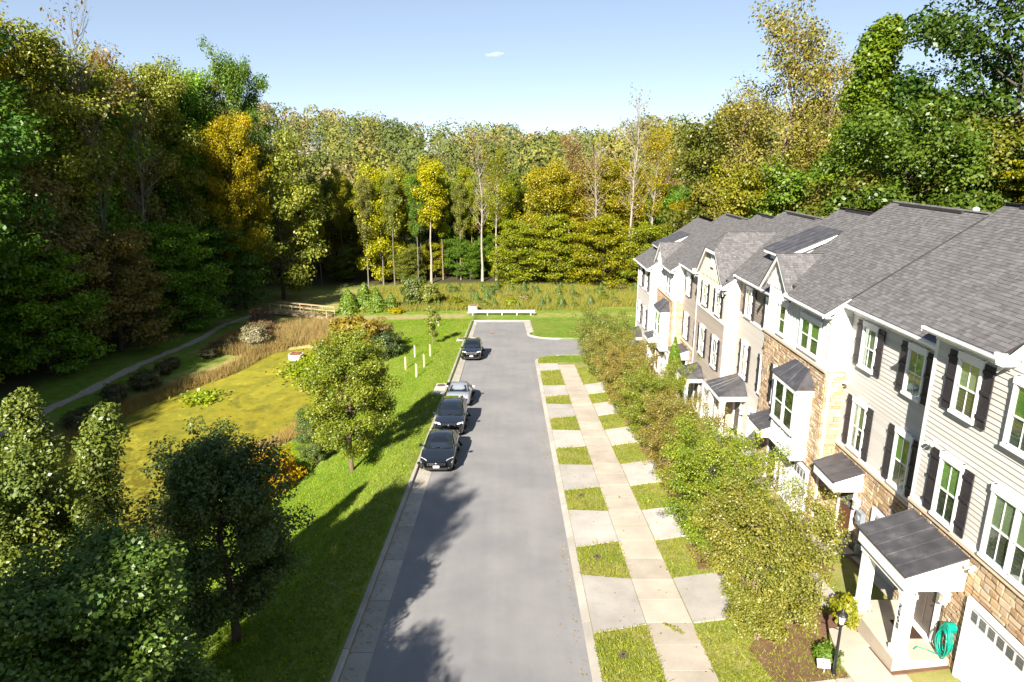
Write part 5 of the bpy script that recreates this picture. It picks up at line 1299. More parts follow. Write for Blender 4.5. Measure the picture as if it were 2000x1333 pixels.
for i, (x, y, h, lab) in enumerate([(-23.6, 97.2, 3.6, 'leftmost bright green cedar next to the footbridge'), (-21.6, 99.0, 4.0, 'tallest bright green cedar right of the footbridge'), (-19.6, 97.8, 3.5, 'bright cedar third from the footbridge'), (-17.6, 98.5, 2.6, 'shortest bright cedar of the clump right of the footbridge')]):
    put_shrub(sh_cone[i % 2], x, y, h, (.120, .175, .028), lab, GC, 'young_cedar', wide=1.25, cat='evergreen')
put_shrub(sh_big[0], -14.5, 101.0, 4.6, (.10, .125, .030), 'dark open bush at the left of the scrub meadow', wide=.7)
put_shrub(sh_big[1], -12.2, 100.5, 3.8, (.15, .165, .030), 'lighter leafy bush in the scrub beside the dark one', wide=.7)
put_shrub(sh_ball[0], -16.5, 96.3, .8, (.30, .24, .02), 'low yellow-flowering clump at the meadow edge', wide=2.2)
k = 0
while k < 64:
    x, y = R.uniform(-12, 21), R.uniform(98.2, 113.5)
    if x > 14 and y < 100: continue
    if abs(x + 5.5) < 1.2 and y < 100: continue
    if not free(x, y, 1.5): continue
    k += 1
    if R.random() < .6: put_shrub(R.choice(sh_cone), x, y, R.uniform(1.0, 2.1), jit((.095, .135, .032)), ('young evergreen seedling in the scrub meadow, ' + ('left of the road line' if x < -5 else 'straight beyond the road' if x < 4 else 'towards the houses')), 'evergreen seedlings in the scrub meadow', 'young_cedar', wide=R.uniform(.9, 1.3), cat='evergreen')
    else: put_shrub(R.choice(sh_ball), x, y, R.uniform(.8, 1.6), jit(R.choice((YG, (.16, .15, .05), (.11, .14, .03)))), ('leafy scrub bush in the meadow beyond the guard rail, ' + ('left of the road line' if x < -5 else 'straight beyond the road' if x < 4 else 'towards the houses')), 'scrub bushes in the meadow', 'shrub', wide=R.uniform(.9, 1.5))
k = 0
while k < 11:                                                            # dark shrubs along the shaded shore
    t = R.random(); x = -38.2 + t * 4.0 + R.uniform(-1.0, 1.0); y = 50 + t * 30
    if not free(x, y, 1.6): continue
    k += 1; put_shrub(R.choice(sh_big), x, y, R.uniform(.9, 1.9), jit((.085, .085, .036)), 'dark shrub on the shaded far shore of the pond', 'shrubs on the shaded pond shore', wide=R.uniform(.9, 1.5))
sap = gen_tree('sapling', 350, 3.4, .03, .2, .75, 16, 1500, .085, .28, .9, .9, 'column', 2, mat='leaf_near')
put_tree(sap, -8.68, 73.5, 3.9, (.15, .18, .035), (.25, .2, .15), 'young staked sapling on the grass bank', None, name='sapling')

# --- grass and reeds, uncountable
def blades(name, rng, X, Y, h, w, col, label, lean=.35, cat='grass', z=None, tri=True):
    n = len(X); Z = ter(X, Y) if z is None else np.full(n, z); a = rng.uniform(0, 6.283, n); t = np.stack([np.cos(a), np.sin(a), np.zeros(n)], -1)
    l = rng.normal(size=(n, 2)) * lean; P = np.stack([X, Y, Z], -1); tip = P + np.stack([l[:, 0] * h, l[:, 1] * h, h], -1)
    V = np.stack([P - t * w[:, None], P + t * w[:, None], tip], 1).reshape(-1, 3)
    o = link(name, np_mesh(name, V, np.arange(3 * n).reshape(n, 3), M['blade'], rng.random(n))); o.color = (*col, 1)
    return tag(o, label, cat, kind='stuff')
rng = np.random.default_rng(8)
def scatter(n, x0, x1, y0, y1, ok):
    X = rng.uniform(x0, x1, n); Y = y0 + (y1 - y0) * rng.random(n) ** 1.5; m = ok(X, Y); return X[m], Y[m]
X, Y = scatter(150000, -20, -5.22, 13, 92, lambda x, y: (pond_dist(x, y) > 2.5))
blades('lawn_grass', rng, X, Y, rng.uniform(.05, .13, len(X)), rng.uniform(.012, .03, len(X)), (.150, .215, .026), 'mown green grass on the bank left of the street', .8)
def verge_ok(x, y):
    m = ((x > 2.60) & (x < 4.46)) | ((x > 5.89) & (x < 9.4))
    for (a0, a1, b0, b1) in gaps:
        t = np.clip((x - 2.62) / 1.8, 0, 1); m &= ~((y > a0 + (b0 - a0) * t + .04) & (y < a1 + (b1 - a1) * t - .04))
    return m & ((y < 61) | (x < 6))
X, Y = scatter(84000, 2.60, 9.4, 13, 65.3, verge_ok)
blades('verge_grass', rng, X, Y, rng.uniform(.06, .13, len(X)), rng.uniform(.010, .024, len(X)), (.185, .205, .036), 'patchy grass of the verges between the driveway aprons', .8)
X, Y = scatter(14000, 2.9, 12, 62.8, 65.3, lambda x, y: y < 65.3)
# tall dry growth round the pond
def ring(n, dmin, dmax, ok):
    X = rng.uniform(-40, -13, n); Y = rng.uniform(30, 96, n); d = pond_dist(X, Y); m = (d > dmin) & (d < dmax) & ok(X, Y); return X[m], Y[m]
X, Y = ring(260000, -.7, 1.2, lambda x, y: (x < -27) & (y < 80))
blades('shore_reeds', rng, X, Y, rng.uniform(.3, 1.0, len(X)), rng.uniform(.012, .03, len(X)), (.26, .20, .085), 'tan reeds along the far shore of the pond', .22, 'reeds')
X, Y = ring(160000, -1.3, 1.6, lambda x, y: (x > -24) & (y < 58))
blades('bank_reeds', rng, X, Y, rng.uniform(.4, 1.2, len(X)), rng.uniform(.012, .03, len(X)), (.27, .20, .085), 'dry grass tufts along the near shore of the pond', .25, 'reeds')
X, Y = ring(240000, .2, 9.5, lambda x, y: (y > 76) & (y < 92.3) & (x > -36) & (x < -16.5))
blades('dry_meadow_grass', rng, X, Y, rng.uniform(.5, 1.4, len(X)), rng.uniform(.015, .035, len(X)), (.27, .21, .095), 'tall tan grass between the pond and the footbridge', .3, 'grass')
X = rng.uniform(-24, 22, 60000); Y = rng.uniform(96.8, 115.5, 60000)
m = ~((X > 13) & (Y < 99)) & ~((np.abs(X + 1.3) < 5.2) & (Y < 96.9)); X, Y = X[m], Y[m]
blades('scrub_grass', rng, X, Y, rng.uniform(.35, 1.0, len(X)), rng.uniform(.015, .04, len(X)), (.205, .205, .050), 'tall straw-coloured grass of the scrub meadow', .35)
n = 5200; P = np.stack([rng.normal(-21.0, 1.5, n), rng.normal(72.5, 2.2, n), POND_Z + rng.random(n) * .6], -1); P = P[pond_dist(P[:, 0], P[:, 1]) < 1.5]; n = len(P)
n2 = 500; Q = np.stack([rng.normal(-29.8, .9, n2), rng.normal(62.2, .9, n2), POND_Z + rng.random(n2) * .5], -1); P = np.concatenate([P, Q]); n = len(P)
Nr = rng.normal(size=(n, 3)) * .6 + np.array([0, 0, .8]); Nr /= np.linalg.norm(Nr, axis=1, keepdims=True)
v, f = leaf_quads(rng, P, Nr, rng.uniform(.12, .24, n)); o = link('water_plants', np_mesh('water_plants', v, f, M['leaf_near'], rng.random(n))); o.color = (.17, .22, .022, 1)
tag(o, 'bright green water plants standing in the pond', 'water plants', kind='stuff')
# fallen leaves
n = 700; X = np.concatenate([rng.uniform(-12, -5.3, n), rng.uniform(2.5, 9, 260)]); Y = np.concatenate([rng.uniform(15, 42, n), rng.uniform(14, 50, 260)])
X = np.concatenate([X, -4.9 + np.abs(rng.normal(size=500)) * .35, 2.3 - np.abs(rng.normal(size=260)) * .3]); Y = np.concatenate([Y, rng.uniform(14, 60, 500), rng.uniform(14, 60, 260)])
P = np.stack([X, Y, ter(X, Y) + .10], -1); P[n + 260:, 2] = -SL * Y[n + 260:] + .03; P[n:n + 260, 2] += np.where((X[n:n + 260] > 4.42) & (X[n:n + 260] < 5.92), .06, -.03)
Nr = rng.normal(size=(len(P), 3)) * .25 + np.array([0, 0, 1]); Nr /= np.linalg.norm(Nr, axis=1, keepdims=True)
v, f = leaf_quads(rng, P, Nr, rng.uniform(.025, .055, len(P))); o = link('fallen_leaves', np_mesh('fallen_leaves', v, f, M['leaf_near'], rng.random(len(P)))); o.color = (.30, .22, .08, 1)
tag(o, 'scattered pale fallen leaves on grass and paving', 'leaves', kind='stuff')
# ------------------------------------------------------------------ cars
def paint(name, col, rough=.22, metal=.0, fl=.0):
    m, nt = new_mat(name); n = noise(nt, 2.0, 3)
    c = ramp(nt, n, [(.3, tuple(x * .92 for x in col)), (.7, tuple(x * 1.08 for x in col))]); finish(nt, c, rough, .5, metal, coat=1.0); return m
M['car_black'] = paint('car_paint_black', (.006, .007, .010)); M['car_blue'] = paint('car_paint_midnight', (.007, .010, .016)); M['car_silver'] = paint('car_paint_silver', (.42, .44, .47), .3, .55)
M['car_glass'] = simple('car_glass', (.010, .016, .017), .05, .8, var=.3, bstr=0); M['chrome'] = simple('chrome', (.72, .72, .72), .12, .5, 1.0, var=.03, bstr=0)
M['tyre'] = simple('tyre_rubber', (.014, .014, .014), .85, .2, var=.2); M['rim'] = simple('alloy_rim', (.38, .38, .39), .3, .5, .8, var=.1, bstr=0)
M['headlight'] = simple('headlight_clear', (.72, .70, .66), .12, .7, .2, var=.15, scale=9, bstr=0); M['taillight'] = simple('tail_lamp_red', (.36, .012, .010), .15, .6, var=.2, bstr=0)
M['plate'] = simple('number_plate', (.72, .73, .76), .4, .4, var=.03); M['plastic'] = simple('black_plastic', (.016, .016, .017), .6, .3, var=.2)

def loft(mb, secs):
    """secs: rings of equal length mirrored left/right, closed along the car"""
    n = len(secs[0]); base = len(mb.v)
    for s in secs: mb.v += s
    for i in range(len(secs) - 1):
        for k in range(n - 1):
            mb.f.append([base + i * n + k, base + i * n + k + 1, base + (i + 1) * n + k + 1, base + (i + 1) * n + k]); mb.m.append(0); mb.t.append(0)
    for i in (0, len(secs) - 1): mb.f.append([base + i * n + k for k in range(n)][::(-1 if i else 1)]); mb.m.append(0); mb.t.append(0)

def make_car(name, label, L, Wd, Ht, kind, pm, face_camera):
    """local axes: y 0 = nose, y = L tail; wheels on z = 0"""
    root = thing(name, (0, 0, 0), label, 'car', 'cars parked along the kerb'); w = Wd / 2
    suv = kind == 'suv'; belt = .98 if suv else .90; hood0 = .86 if suv else .66; hood1 = 1.06 if suv else .93
    yh = L * (.245 if suv else .27); deck = belt + (.1 if suv else .10)
    def section(y, hw, zb, zs, zt, crown):
        half = [(hw * .86, zb), (hw * .97, zb + .10), (hw, zb + .30), (hw * .995, zs - .14), (hw * .965, zs - .02), (hw * .88, zt), (hw * .6, zt + crown * .6), (hw * .25, zt + crown)]
        return [(-a, y, b) for a, b in half] + [(a, y, b) for a, b in reversed(half)]
    st = []
    for y, kw, zb, zt in ((0, .70, .36, hood0 - .16), (.05, .80, .26, hood0 - .05), (.16, .90, .21, hood0), (.38, .965, .19, hood0 + .07), (.8, .995, .18, hood0 + .14), (yh * .9, 1, .18, hood1), (yh + .35, 1, .18, hood1 + .02),
                          (L * .5, 1, .18, belt + .06), (L * .72, 1, .18, deck), (L - .75, .995, .19, deck + .02), (L - .3, .97, .22, deck), (L - .09, .91, .27, deck - .06), (L - .02, .84, .34, deck - .18), (L, .76, .42, deck - .32)):
        st.append(section(y, w * kw, zb, min(zt + .02, belt + .02), zt, .035))
    mb = MB(); loft(mb, st); body = part('body', mb, pm, root, smooth=True)
    # greenhouse
    zr = Ht; wb, wr = w * .90, w * (.70 if not suv else .74)
    y0, y1 = yh + .02, yh + (1.02 if not suv else .92); y2, y3 = (L - 1.45, L - .78) if not suv else (L - .62, L - .22)
    zb = hood1 - .02; rings = []
    def ring(y, t, hw, z, zb_):
        half = [(wb * (1 if t > 0 else .97), zb_), (hw + (wb - hw) * .45, zb_ + (z - zb_) * .55), (hw, z - .05), (hw * .86, z), (hw * .4, z + .025)]
        return [(-a, y, b) for a, b in half] + [(a, y, b) for a, b in reversed(half)]
    rings = [ring(y0, 0, wb * .93, zb + .03, zb - .02), ring(y0 * .45 + y1 * .55, .5, wr * 1.10, zb + (zr - zb) * .58, belt), ring(y1, 1, wr, zr - .035, belt), ring((y1 + y2) / 2, 1, wr * 1.01, zr, belt), ring(y2, 1, wr * .98, zr - .05, belt), ring(y2 * .45 + y3 * .55, .5, wr * 1.05, deck + (zr - deck) * .48, belt), ring(y3, 0, wb * .9, deck + .02, belt)]
    mb = MB(); loft(mb, rings); cab = part('cabin', mb, pm, root, smooth=True)
    def gl(pts, nm):
        m1 = MB(); P = [Vector(p) for p in pts]; nn = (P[1] - P[0]).cross(P[3] - P[0]).normalized(); c = sum(P, Vector()) / 4
        if nn.dot(c - Vector((0, L * .55, belt - .3))) < 0: nn = -nn
        m1.extrude([tuple(p + nn * .006) for p in P], tuple(nn * .014)); part(nm, m1, M['car_glass'], root)
    e = .05
    gl([(-wb * .87, y0 + .06, zb + .06), (wb * .87, y0 + .06, zb + .06), (wr * .86, y1 - .02, zr - .035), (-wr * .86, y1 - .02, zr - .035)], 'windscreen')
    gl([(-wb * .80, y3 - .05, deck + .07), (wb * .80, y3 - .05, deck + .07), (wr * .82, y2 + .02, zr - .07), (-wr * .82, y2 + .02, zr - .07)], 'rear_window')
    for s in (-1, 1):
        ym = (y1 + y2) / 2 + .05; xb_, xt = s * (wb + .012), s * (wr + .028)
        for (a, b, c, d) in ((y0 + .55, ym - .04, ym - .04, y1 + .12), (ym + .04, y2 + .30 if not suv else y2 + .05, y2 - .08, ym + .04)):
            gl([(xb_, a, belt + .05), (xb_, b, belt + .05), (xt, c, zr - .09), (xt, d, zr - .09)], 'side_window')
    # wheels
    r = .35 if suv else .32
    for yw in (.90 if not suv else .88, L - (1.02 if not suv else .92)):
        for s in (-1, 1):
            m1 = MB(); x0, x1 = s * (w - .20), s * (w + .012)
            prof = [(x0, r * .7), (x0, r * .96), (x0 + (x1 - x0) * .15, r), (x0 + (x1 - x0) * .85, r), (x1, r * .93), (x1, r * .66)]
            m1.tube([(x, yw, r) for x, q in prof], [q for x, q in prof], 20)
            t = part('wheel', m1, M['tyre'], root, smooth=False)
            m1 = MB(); m1.tube([(s * (w + .004), yw, r), (s * (w + .016), yw, r)], [r * .64, r * .60], 16)
            part('rim', m1, M['rim'], t)
            m1 = MB(); pts = [(s * (w - .015), yw + math.cos(a) * (r + .055), max(.2, r + math.sin(a) * (r + .055))) for a in np.linspace(-.25, math.pi + .25, 13)]
            m1.tube(pts, .018, 6); part('wheel_arch', m1, M['plastic'], root)
    # face
    for s in (-1, 1):
        m1 = MB(); zh = hood0 - .035
        if suv: pts = [(s * w * .52, .055, zh - .02), (s * w * .93, .22, zh - .015), (s * w * .94, .38, zh + .075), (s * w * .58, .13, zh + .065)]
        else: pts = [(s * w * .46, .06, zh - .08), (s * w * .90, .17, zh - .06), (s * w * .95, .58, zh + .12), (s * w * .60, .26, zh + .075)]
        m1.extrude(pts, (0, -.035, .03)); part('headlight', m1, M['headlight'], root)
        m1 = MB(); m1.extrude([(s * w * .55, L - .05, deck - .24), (s * w * .90, L - .13, deck - .24), (s * w * .955, L - .38, deck - .06), (s * w * .62, L - .08, deck - .06)], (s * .02, .045, .0)); part('tail_lamp', m1, M['taillight'], root)
        m1 = MB(); xm = s * (w + .10); m1.hexa([(xm - .10, yh + .55, belt + .0), (xm + .09, yh + .55, belt + .01), (xm + .07, yh + .66, belt + .01), (xm - .10, yh + .68, belt + .0), (xm - .10, yh + .57, belt + .15), (xm + .07, yh + .57, belt + .14), (xm + .06, yh + .64, belt + .14), (xm - .10, yh + .66, belt + .15)])
        m1.box(s * (w - .12), s * (w + .02), yh + .58, yh + .64, belt + .0, belt + .05); part('wing_mirror', m1, pm, root)
    gz = hood0 - .12; gh = .13 if not suv else .21
    m1 = MB(); m1.extrude([(-w * .42, .0, gz - gh * .5), (w * .42, .0, gz - gh * .5), (w * .50, .03, gz + gh * .5), (-w * .50, .03, gz + gh * .5)], (0, .08, 0)); part('grille', m1, M['plastic'], root)
    m1 = MB()
    for k in range(4 if not suv else 5):
        z = gz - gh * .5 + gh * (k + .1) / (3 if not suv else 4); hw = w * (.42 + .08 * k / 4); m1.box(-hw, hw, -.02, .03, z, z + .016)
    m1.box(-w * .52, -w * .47, -.02, .05, gz - gh * .5, gz + gh * .62); m1.box(w * .47, w * .52, -.02, .05, gz - gh * .5, gz + gh * .62); m1.box(-w * .52, w * .52, -.015, .06, gz + gh * .5, gz + gh * .62)
    m1.lathe((0, -.025, gz + .02), [(.0, -.05), (.05, -.04), (.055, .04), (0, .05)], 10); part('grille_trim', m1, M['chrome'], root)
    m1 = MB(); m1.box(-.16, .16, -.035, .02, .36 + (.08 if suv else 0), .36 + .11 + (.08 if suv else 0)); part('number_plate', m1, M['plate'], root)
    m1 = MB(); m1.box(-.16, .16, L - .03, L + .022, deck - .36, deck - .24); part('number_plate', m1, M['plate'], root)
    m1 = MB(); m1.extrude([(-w * .62, .0, .23), (w * .62, .0, .23), (w * .70, .0, .34), (-w * .70, .0, .34)], (0, .1, 0)); part('lower_intake', m1, M['plastic'], root)
    for s in (-1, 1):
        m1 = MB(); m1.lathe((s * w * .70, .085, .37), [(.0, -.05), (.055, -.04), (.055, .04), (0, .05)], 8); part('fog_lamp', m1, M['headlight'], root)
    if suv:
        for s in (-1, 1):
            m1 = MB(); m1.tube([(s * wr * .86, y1 + .15, zr - .0), (s * wr * .88, y1 + .25, zr + .05), (s * wr * .88, y2 - .2, zr + .05), (s * wr * .86, y2 - .1, zr - .01)], .02, 6); part('roof_rail', m1, M['plastic'], root)
    m1 = MB(); m1.tube([(-.38, y0 + .02, zb + .075), (.05, y0 + .10, zb + .12)], .012, 5); m1.tube([(.1, y0 + .02, zb + .075), (.5, y0 + .10, zb + .11)], .012, 5); part('wiper', m1, M['plastic'], root)
    return root
def park(c, x, y, turn=False):
    th = math.atan(SL)
    c.location = (x, y, float(road_z(y)) + .012)
    if not turn: c.rotation_euler = (-th, 0, 0)
    else: c.rotation_euler = (th, 0, math.pi)
c = make_car('parked_car', 'black sedan with chrome grille, nearest of the parked cars', 4.9, 1.82, 1.46, 'sedan', M['car_black'], True); park(c, -3.90, 32.7)
c = make_car('parked_car', 'dark blue crossover with patterned grille parked behind the black sedan', 4.65, 1.86, 1.68, 'suv', M['car_blue'], True); park(c, -3.80, 38.9)
c = make_car('parked_car', 'silver sedan facing away with red tail lamp, parked beyond the crossover', 4.6, 1.78, 1.44, 'sedan', M['car_silver'], False); park(c, -3.78, 45.6 + 4.6, True)
c = make_car('parked_car', 'dark crossover parked alone near the street end', 4.6, 1.86, 1.70, 'suv', M['car_black'], True); park(c, -3.75, 62.6)

# ------------------------------------------------------------------ street furniture
# guard rail
z0 = float(road_z(92)) ; yg = 93.9; gr = thing('guard_rail', (-1.35, yg, z0), 'galvanised steel guard rail across the end of the street', 'guard rail')
zg = z0 + .1
for x in (-5.35, -3.25, -1.2, .9, 2.85):
    mb = MB(); mb.box(x - .07, x + .07, yg + .02, yg + .18, zg - .3, zg + .68); part('post', mb, M['galv'], gr)
prf = [(-.00, .38), (-.08, .44), (-.08, .50), (.0, .56), (.0, .60), (-.08, .66), (-.08, .72), (.0, .78), (.02, .78), (-.06, .72), (-.06, .66), (.02, .60), (.02, .56), (-.06, .50), (-.06, .44), (.02, .38)]
for x0, x1 in ((-5.85, -1.3), (-1.28, 3.35)):
    mb = MB(); mb.extrude([(x0, yg + a, zg + b) for a, b in prf], (x1 - x0, 0, 0)); part('rail', mb, M['galv'], gr)
for s, x in ((-1, -5.85), (1, 3.35)):
    mb = MB(); mb.tube([(x, yg - .03, zg + .36), (x, yg - .03, zg + .80)], .12, 10); mb.tube([(x + s * .1, yg, zg + .38), (x + s * .22, yg + .1, zg + .38)], .05, 6); part('end_terminal', mb, M['galv'], gr)
# concrete riser cylinders
def riser(name, x, y, r, h, z, label):
    t = thing(name, (x, y, z), label, 'drain riser')
    mb = MB(); mb.lathe((x, y, z), [(r, -.8), (r, h), (r * .82, h), (r * .82, h - .06), (.01, h - .06)], 24); part('shaft', mb, M['white_conc'], t)
    mb = MB(); mb.lathe((x, y, z + h - .05), [(r * .80, 0), (r * .80, .05), (r * .3, .10), (.01, .11)], 20)
    for k in range(-3, 4): mb.box(x + k * r * .2 - .02, x + k * r * .2 + .02, y - r * .7, y + r * .7, z + h - .02, z + h + .075)
    part('grate', mb, M['rust'], t)
riser('drain_riser', -24.9, 76.0, .85, .6, POND_Z, 'round concrete riser with rusty grate standing in the pond')
riser('drain_riser', -5.35, 95.9, .72, 1.05, float(road_z(92)) + .05, 'pale concrete drum with rusty cover behind the guard rail')
# tree shelters
for (x, y, lab) in ((-9.97, 68.1, 'white tree shelter tube, upper left of the five on the bank'), (-8.22, 66.9, 'white tree shelter tube nearest the sapling'), (-10.28, 63.7, 'white tree shelter tube farthest from the street'), (-8.33, 62.7, 'white tree shelter tube, second from the bottom'), (-8.64, 59.5, 'white tree shelter tube lowest on the bank'), (-9.4, 86.2, 'white tree shelter tube alone near the street end')):
    z = tz(x, y); t = thing('tree_shelter', (x, y, z), lab, 'tree shelter', 'tree shelters on the bank')
    mb = MB(); mb.lathe((x, y, z), [(.055, -.1), (.055, 1.3), (.045, 1.3), (.045, 1.1), (.01, 1.1)], 12); part('tube', mb, M['tube'], t)
    mb = MB(); mb.box(x + .08, x + .11, y - .015, y + .015, z - .1, z + 1.25); part('stake', mb, M['timber'], t)
# kerb inlets
def inlet(x0, x1, y0, y1, label):
    zf = lambda x, y: float(road_z(y)) + .165
    o = slab('kerb_inlet', [(x0, y0), (x1, y0), (x1, y1), (x0, y1)], zf, M['white_conc'], None, .5); tag(o, label, 'drain inlet')
    x, y = x0 + .42, y1 - .75; mb = MB(); mb.lathe((x, y, zf(x, y)), [(.34, .0), (.34, .025), (.30, .03), (.01, .03)], 18); part('cover', mb, M['iron'], o)
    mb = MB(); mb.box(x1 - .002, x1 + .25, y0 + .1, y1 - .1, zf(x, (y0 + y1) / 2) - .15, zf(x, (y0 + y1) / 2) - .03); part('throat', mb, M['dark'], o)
inlet(-6.0, -5.16, 49.6, 52.8, 'concrete kerb inlet with rusty cover beside the silver sedan'); inlet(-6.05, -5.36, 73.9, 75.4, 'small concrete kerb inlet beside the far crossover')
# covers
def cover(x, y, dz, r, label, mat='iron', base=None):
    z = base if base is not None else tz(x, y) + dz
    o = thing('manhole_cover', (x, y, z), label, 'manhole cover'); mb = MB(); mb.lathe((x, y, z), [(r, -.06), (r, .012), (r * .86, .02), (r * .8, .01), (.01, .014)], 20); part('rim', mb, M[mat], o)
    mb = MB(); mb.lathe((x, y, z + .012), [(r * .3, 0), (r * .25, .02), (.01, .022)], 10); part('lid', mb, M['dark'], o)
cover(3.4, 17.35, .03, .15, 'round iron meter cover in the nearest grass verge'); cover(3.38, 23.5, .03, .14, 'round iron meter cover in the second grass verge'); cover(-2.16, 79.4, 0, .36, 'round rusty manhole cover in the road near the street end', 'rust', float(road_z(79.4)) + .004)
cover(3.4, 29.6, .03, .13, 'small iron cover in the third grass verge')
# footbridge
A_, B_ = Vector((-34.6, 97.6)), Vector((-25.3, 93.9)); d = (B_ - A_).normalized(); nv = Vector((-d.y, d.x)); zb = -9.15
fb = thing('footbridge', ((A_.x + B_.x) / 2, (A_.y + B_.y) / 2, -9.6), 'timber footbridge with post and rail sides at the pond head', 'footbridge'); L = (B_ - A_).length
def bpart(nm, u0, u1, v0, v1, z0, z1):
    mb = MB(); q = [A_ + d * u0 + nv * v0, A_ + d * u1 + nv * v0, A_ + d * u1 + nv * v1, A_ + d * u0 + nv * v1]; mb.hexa([(p.x, p.y, z0) for p in q] + [(p.x, p.y, z1) for p in q]); return part(nm, mb, M['timber'], fb)
for k in range(int(L / .16)): bpart('plank', k * .16, k * .16 + .15, -.85, .85, zb, zb + .045)
for v in (-.8, .8):
    bpart('beam', 0, L, v - .06, v + .06, zb - .32, zb - .004)
    for k in range(6): bpart('post', L * k / 5 - .05 + (.05 if k == 0 else -.05 if k == 5 else 0), L * k / 5 + .05 + (.05 if k == 0 else -.05 if k == 5 else 0), v - .05 + .11 * (1 if v > 0 else -1), v + .05 + .11 * (1 if v > 0 else -1), zb - .3, zb + 1.12)
    for z in (.5, 1.03): bpart('rail', -.05, L + .05, v - .02 + .035 * (1 if v > 0 else -1), v + .02 + .035 * (1 if v > 0 else -1), zb + z, zb + z + .09)
    bpart('cap_rail', -.08, L + .08, v - .02, v + .16 if v > 0 else v + .02, zb + 1.16, zb + 1.20) if v > 0 else bpart('cap_rail', -.08, L + .08, v - .16, v + .02, zb + 1.16, zb + 1.20)
# thin posts near the path
for (x, y, h, mt, lab) in ((-43.0, 92.2, 1.5, 'tube', 'thin white marker post at the wood edge by the footpath'), (-36.0, 95.6, 1.5, 'meter', 'thin green-grey marker post beside the footbridge')):
    z = tz(x, y); mb = MB(); mb.box(x - .05, x + .05, y - .03, y + .03, z - .2, z + h); mb.extrude([(x - .05, y - .03, z + h), (x + .05, y - .03, z + h), (x, y - .03, z + h + .1)], (0, .06, 0)); tag(part('marker_post', mb, M[mt]), lab, 'post')
# lamp post
x, y = 8.95, 15.78; z = tz(x, y); lp = thing('lamp_post', (x, y, z), 'black garden lamp post beside the nearest front walk', 'lamp post')
mb = MB(); mb.lathe((x, y, z), [(.075, -.2), (.075, .06), (.05, .1), (.042, .5), (.036, 1.62), (.06, 1.64), (.06, 1.67), (.03, 1.69)], 12); part('post', mb, M['black'], lp)
hd = MB(); hd.lathe((x, y, z + 1.69), [(.05, 0), (.09, .02), (.085, .03)], 8); hd.lathe((x, y, z + 1.97), [(.15, 0), (.155, .02), (.12, .06), (.05, .12), (.03, .15), (.035, .17), (.012, .2), (.005, .24)], 12)
for k in range(4): a = k * math.pi / 2 + .4; hd.tube([(x + math.cos(a) * .085, y + math.sin(a) * .085, z + 1.70), (x + math.cos(a) * .135, y + math.sin(a) * .135, z + 1.98)], .010, 4)
lh = part('lantern_frame', hd, M['black'], lp); gmb = MB(); gmb.lathe((x, y, z + 1.715), [(.078, 0), (.128, .25)], 12); part('lantern_glass', gmb, M['lampglass'], lp)
mb = MB(); mb.tube([(x, y, z + 1.5), (x - .18, y + .02, z + 1.56)], .014, 6); part('ladder_rest', mb, M['black'], lp)
# little yard sign
x, y = 8.72, 15.85; z = tz(x, y); ys_ = thing('yard_sign', (x, y, z), 'small white yard sign on a wire stake in the mulch', 'sign')
mb = MB(); mb.hexa([(x - .19, y + .02, z + .24), (x + .15, y - .02, z + .24), (x + .15, y - .01, z + .24), (x - .19, y + .03, z + .24), (x - .19, y + .12, z + .46), (x + .15, y + .08, z + .46), (x + .15, y + .09, z + .46), (x - .19, y + .13, z + .46)]); bd = part('board', mb, M['sign'], ys_)
mb = MB(); mb.box(x - .045, x - .0, y + .055, y + .065, z + .355, z + .395); part('emblem', mb, M['taillight'], ys_)
mb = MB(); mb.tube([(x + .0, y + .02, z - .1), (x + .0, y + .01, z + .26)], .008, 5); part('stake', mb, M['sign'], ys_)
# meters, sign by meters, doormat, hose, twig
XBm = XB - .07; F2 = u2.F
for (y, z, w, h, dp, lab) in ((21.95, .42, .34, .5, .17, 'blue-grey electric meter box on the stone wall by the brown door'),):
    t = thing('meter_box', (XBm, y, F2 + 1.35), lab, 'meter'); mb = MB(); mb.box(XBm - dp, XBm, y - w / 2, y + w / 2, F2 + 1.25, F2 + 1.25 + h); part('case', mb, M['meter'], t)
    mb = MB(); mb.tube([(XBm - .08, y, F2 + 1.26), (XBm - .08, y, F2 - .2)], .035, 8); part('conduit', mb, M['meter'], t)
    mb = MB(); mb.tube([(XBm - dp - .06, y, F2 + 1.5), (XBm - dp + .01, y, F2 + 1.5)], .11, 14); part('dial', mb, M['glass'] if False else M['meter'], t)
t = thing('gas_meter', (XBm - .1, 21.62, F2 + .3), 'rounded grey gas meter low on the stone wall by the garage', 'meter'); mb = MB(); mb.lathe((XBm - .17, 21.6, F2 + .45), [(.06, -.17), (.14, -.14), (.15, .1), (.10, .18), (.01, .2)], 12); part('case', mb, M['meter'], t)
mb = MB(); mb.tube([(XBm - .17, 21.75, F2 + .0), (XBm - .17, 21.75, F2 + .75), (XBm - .17, 21.55, F2 + .75), (XBm - .17, 21.55, F2 + .6)], .022, 6); part('pipe', mb, M['meter'], t)
x, y = 11.75, 22.1; z = tz(x, y); t = thing('garden_sign', (x, y, z), 'small beige sign stake in the dark bed by the brown door', 'sign'); mb = MB(); mb.box(x - .16, x + .16, y - .012, y + .012, z + .35, z + .58); part('board', mb, M['cap'], t); mb = MB(); mb.box(x - .012, x + .012, y - .008, y + .008, z - .1, z + .36); part('stake', mb, M['black'], t)
def doormat(x0, x1, y0, y1, z, lab):
    mb = MB(); mb.box(x0, x1, y0, y1, z + .002, z + .018); o = tag(part('doormat', mb, M['mat']), lab, 'doormat')
    mb = MB(); mb.box(x0 + .06, x1 - .06, y0 + .06, y1 - .06, z + .018, z + .023); part('pile', mb, M['mat'], o)
zmat = tz(12.0, 23.1) + .12
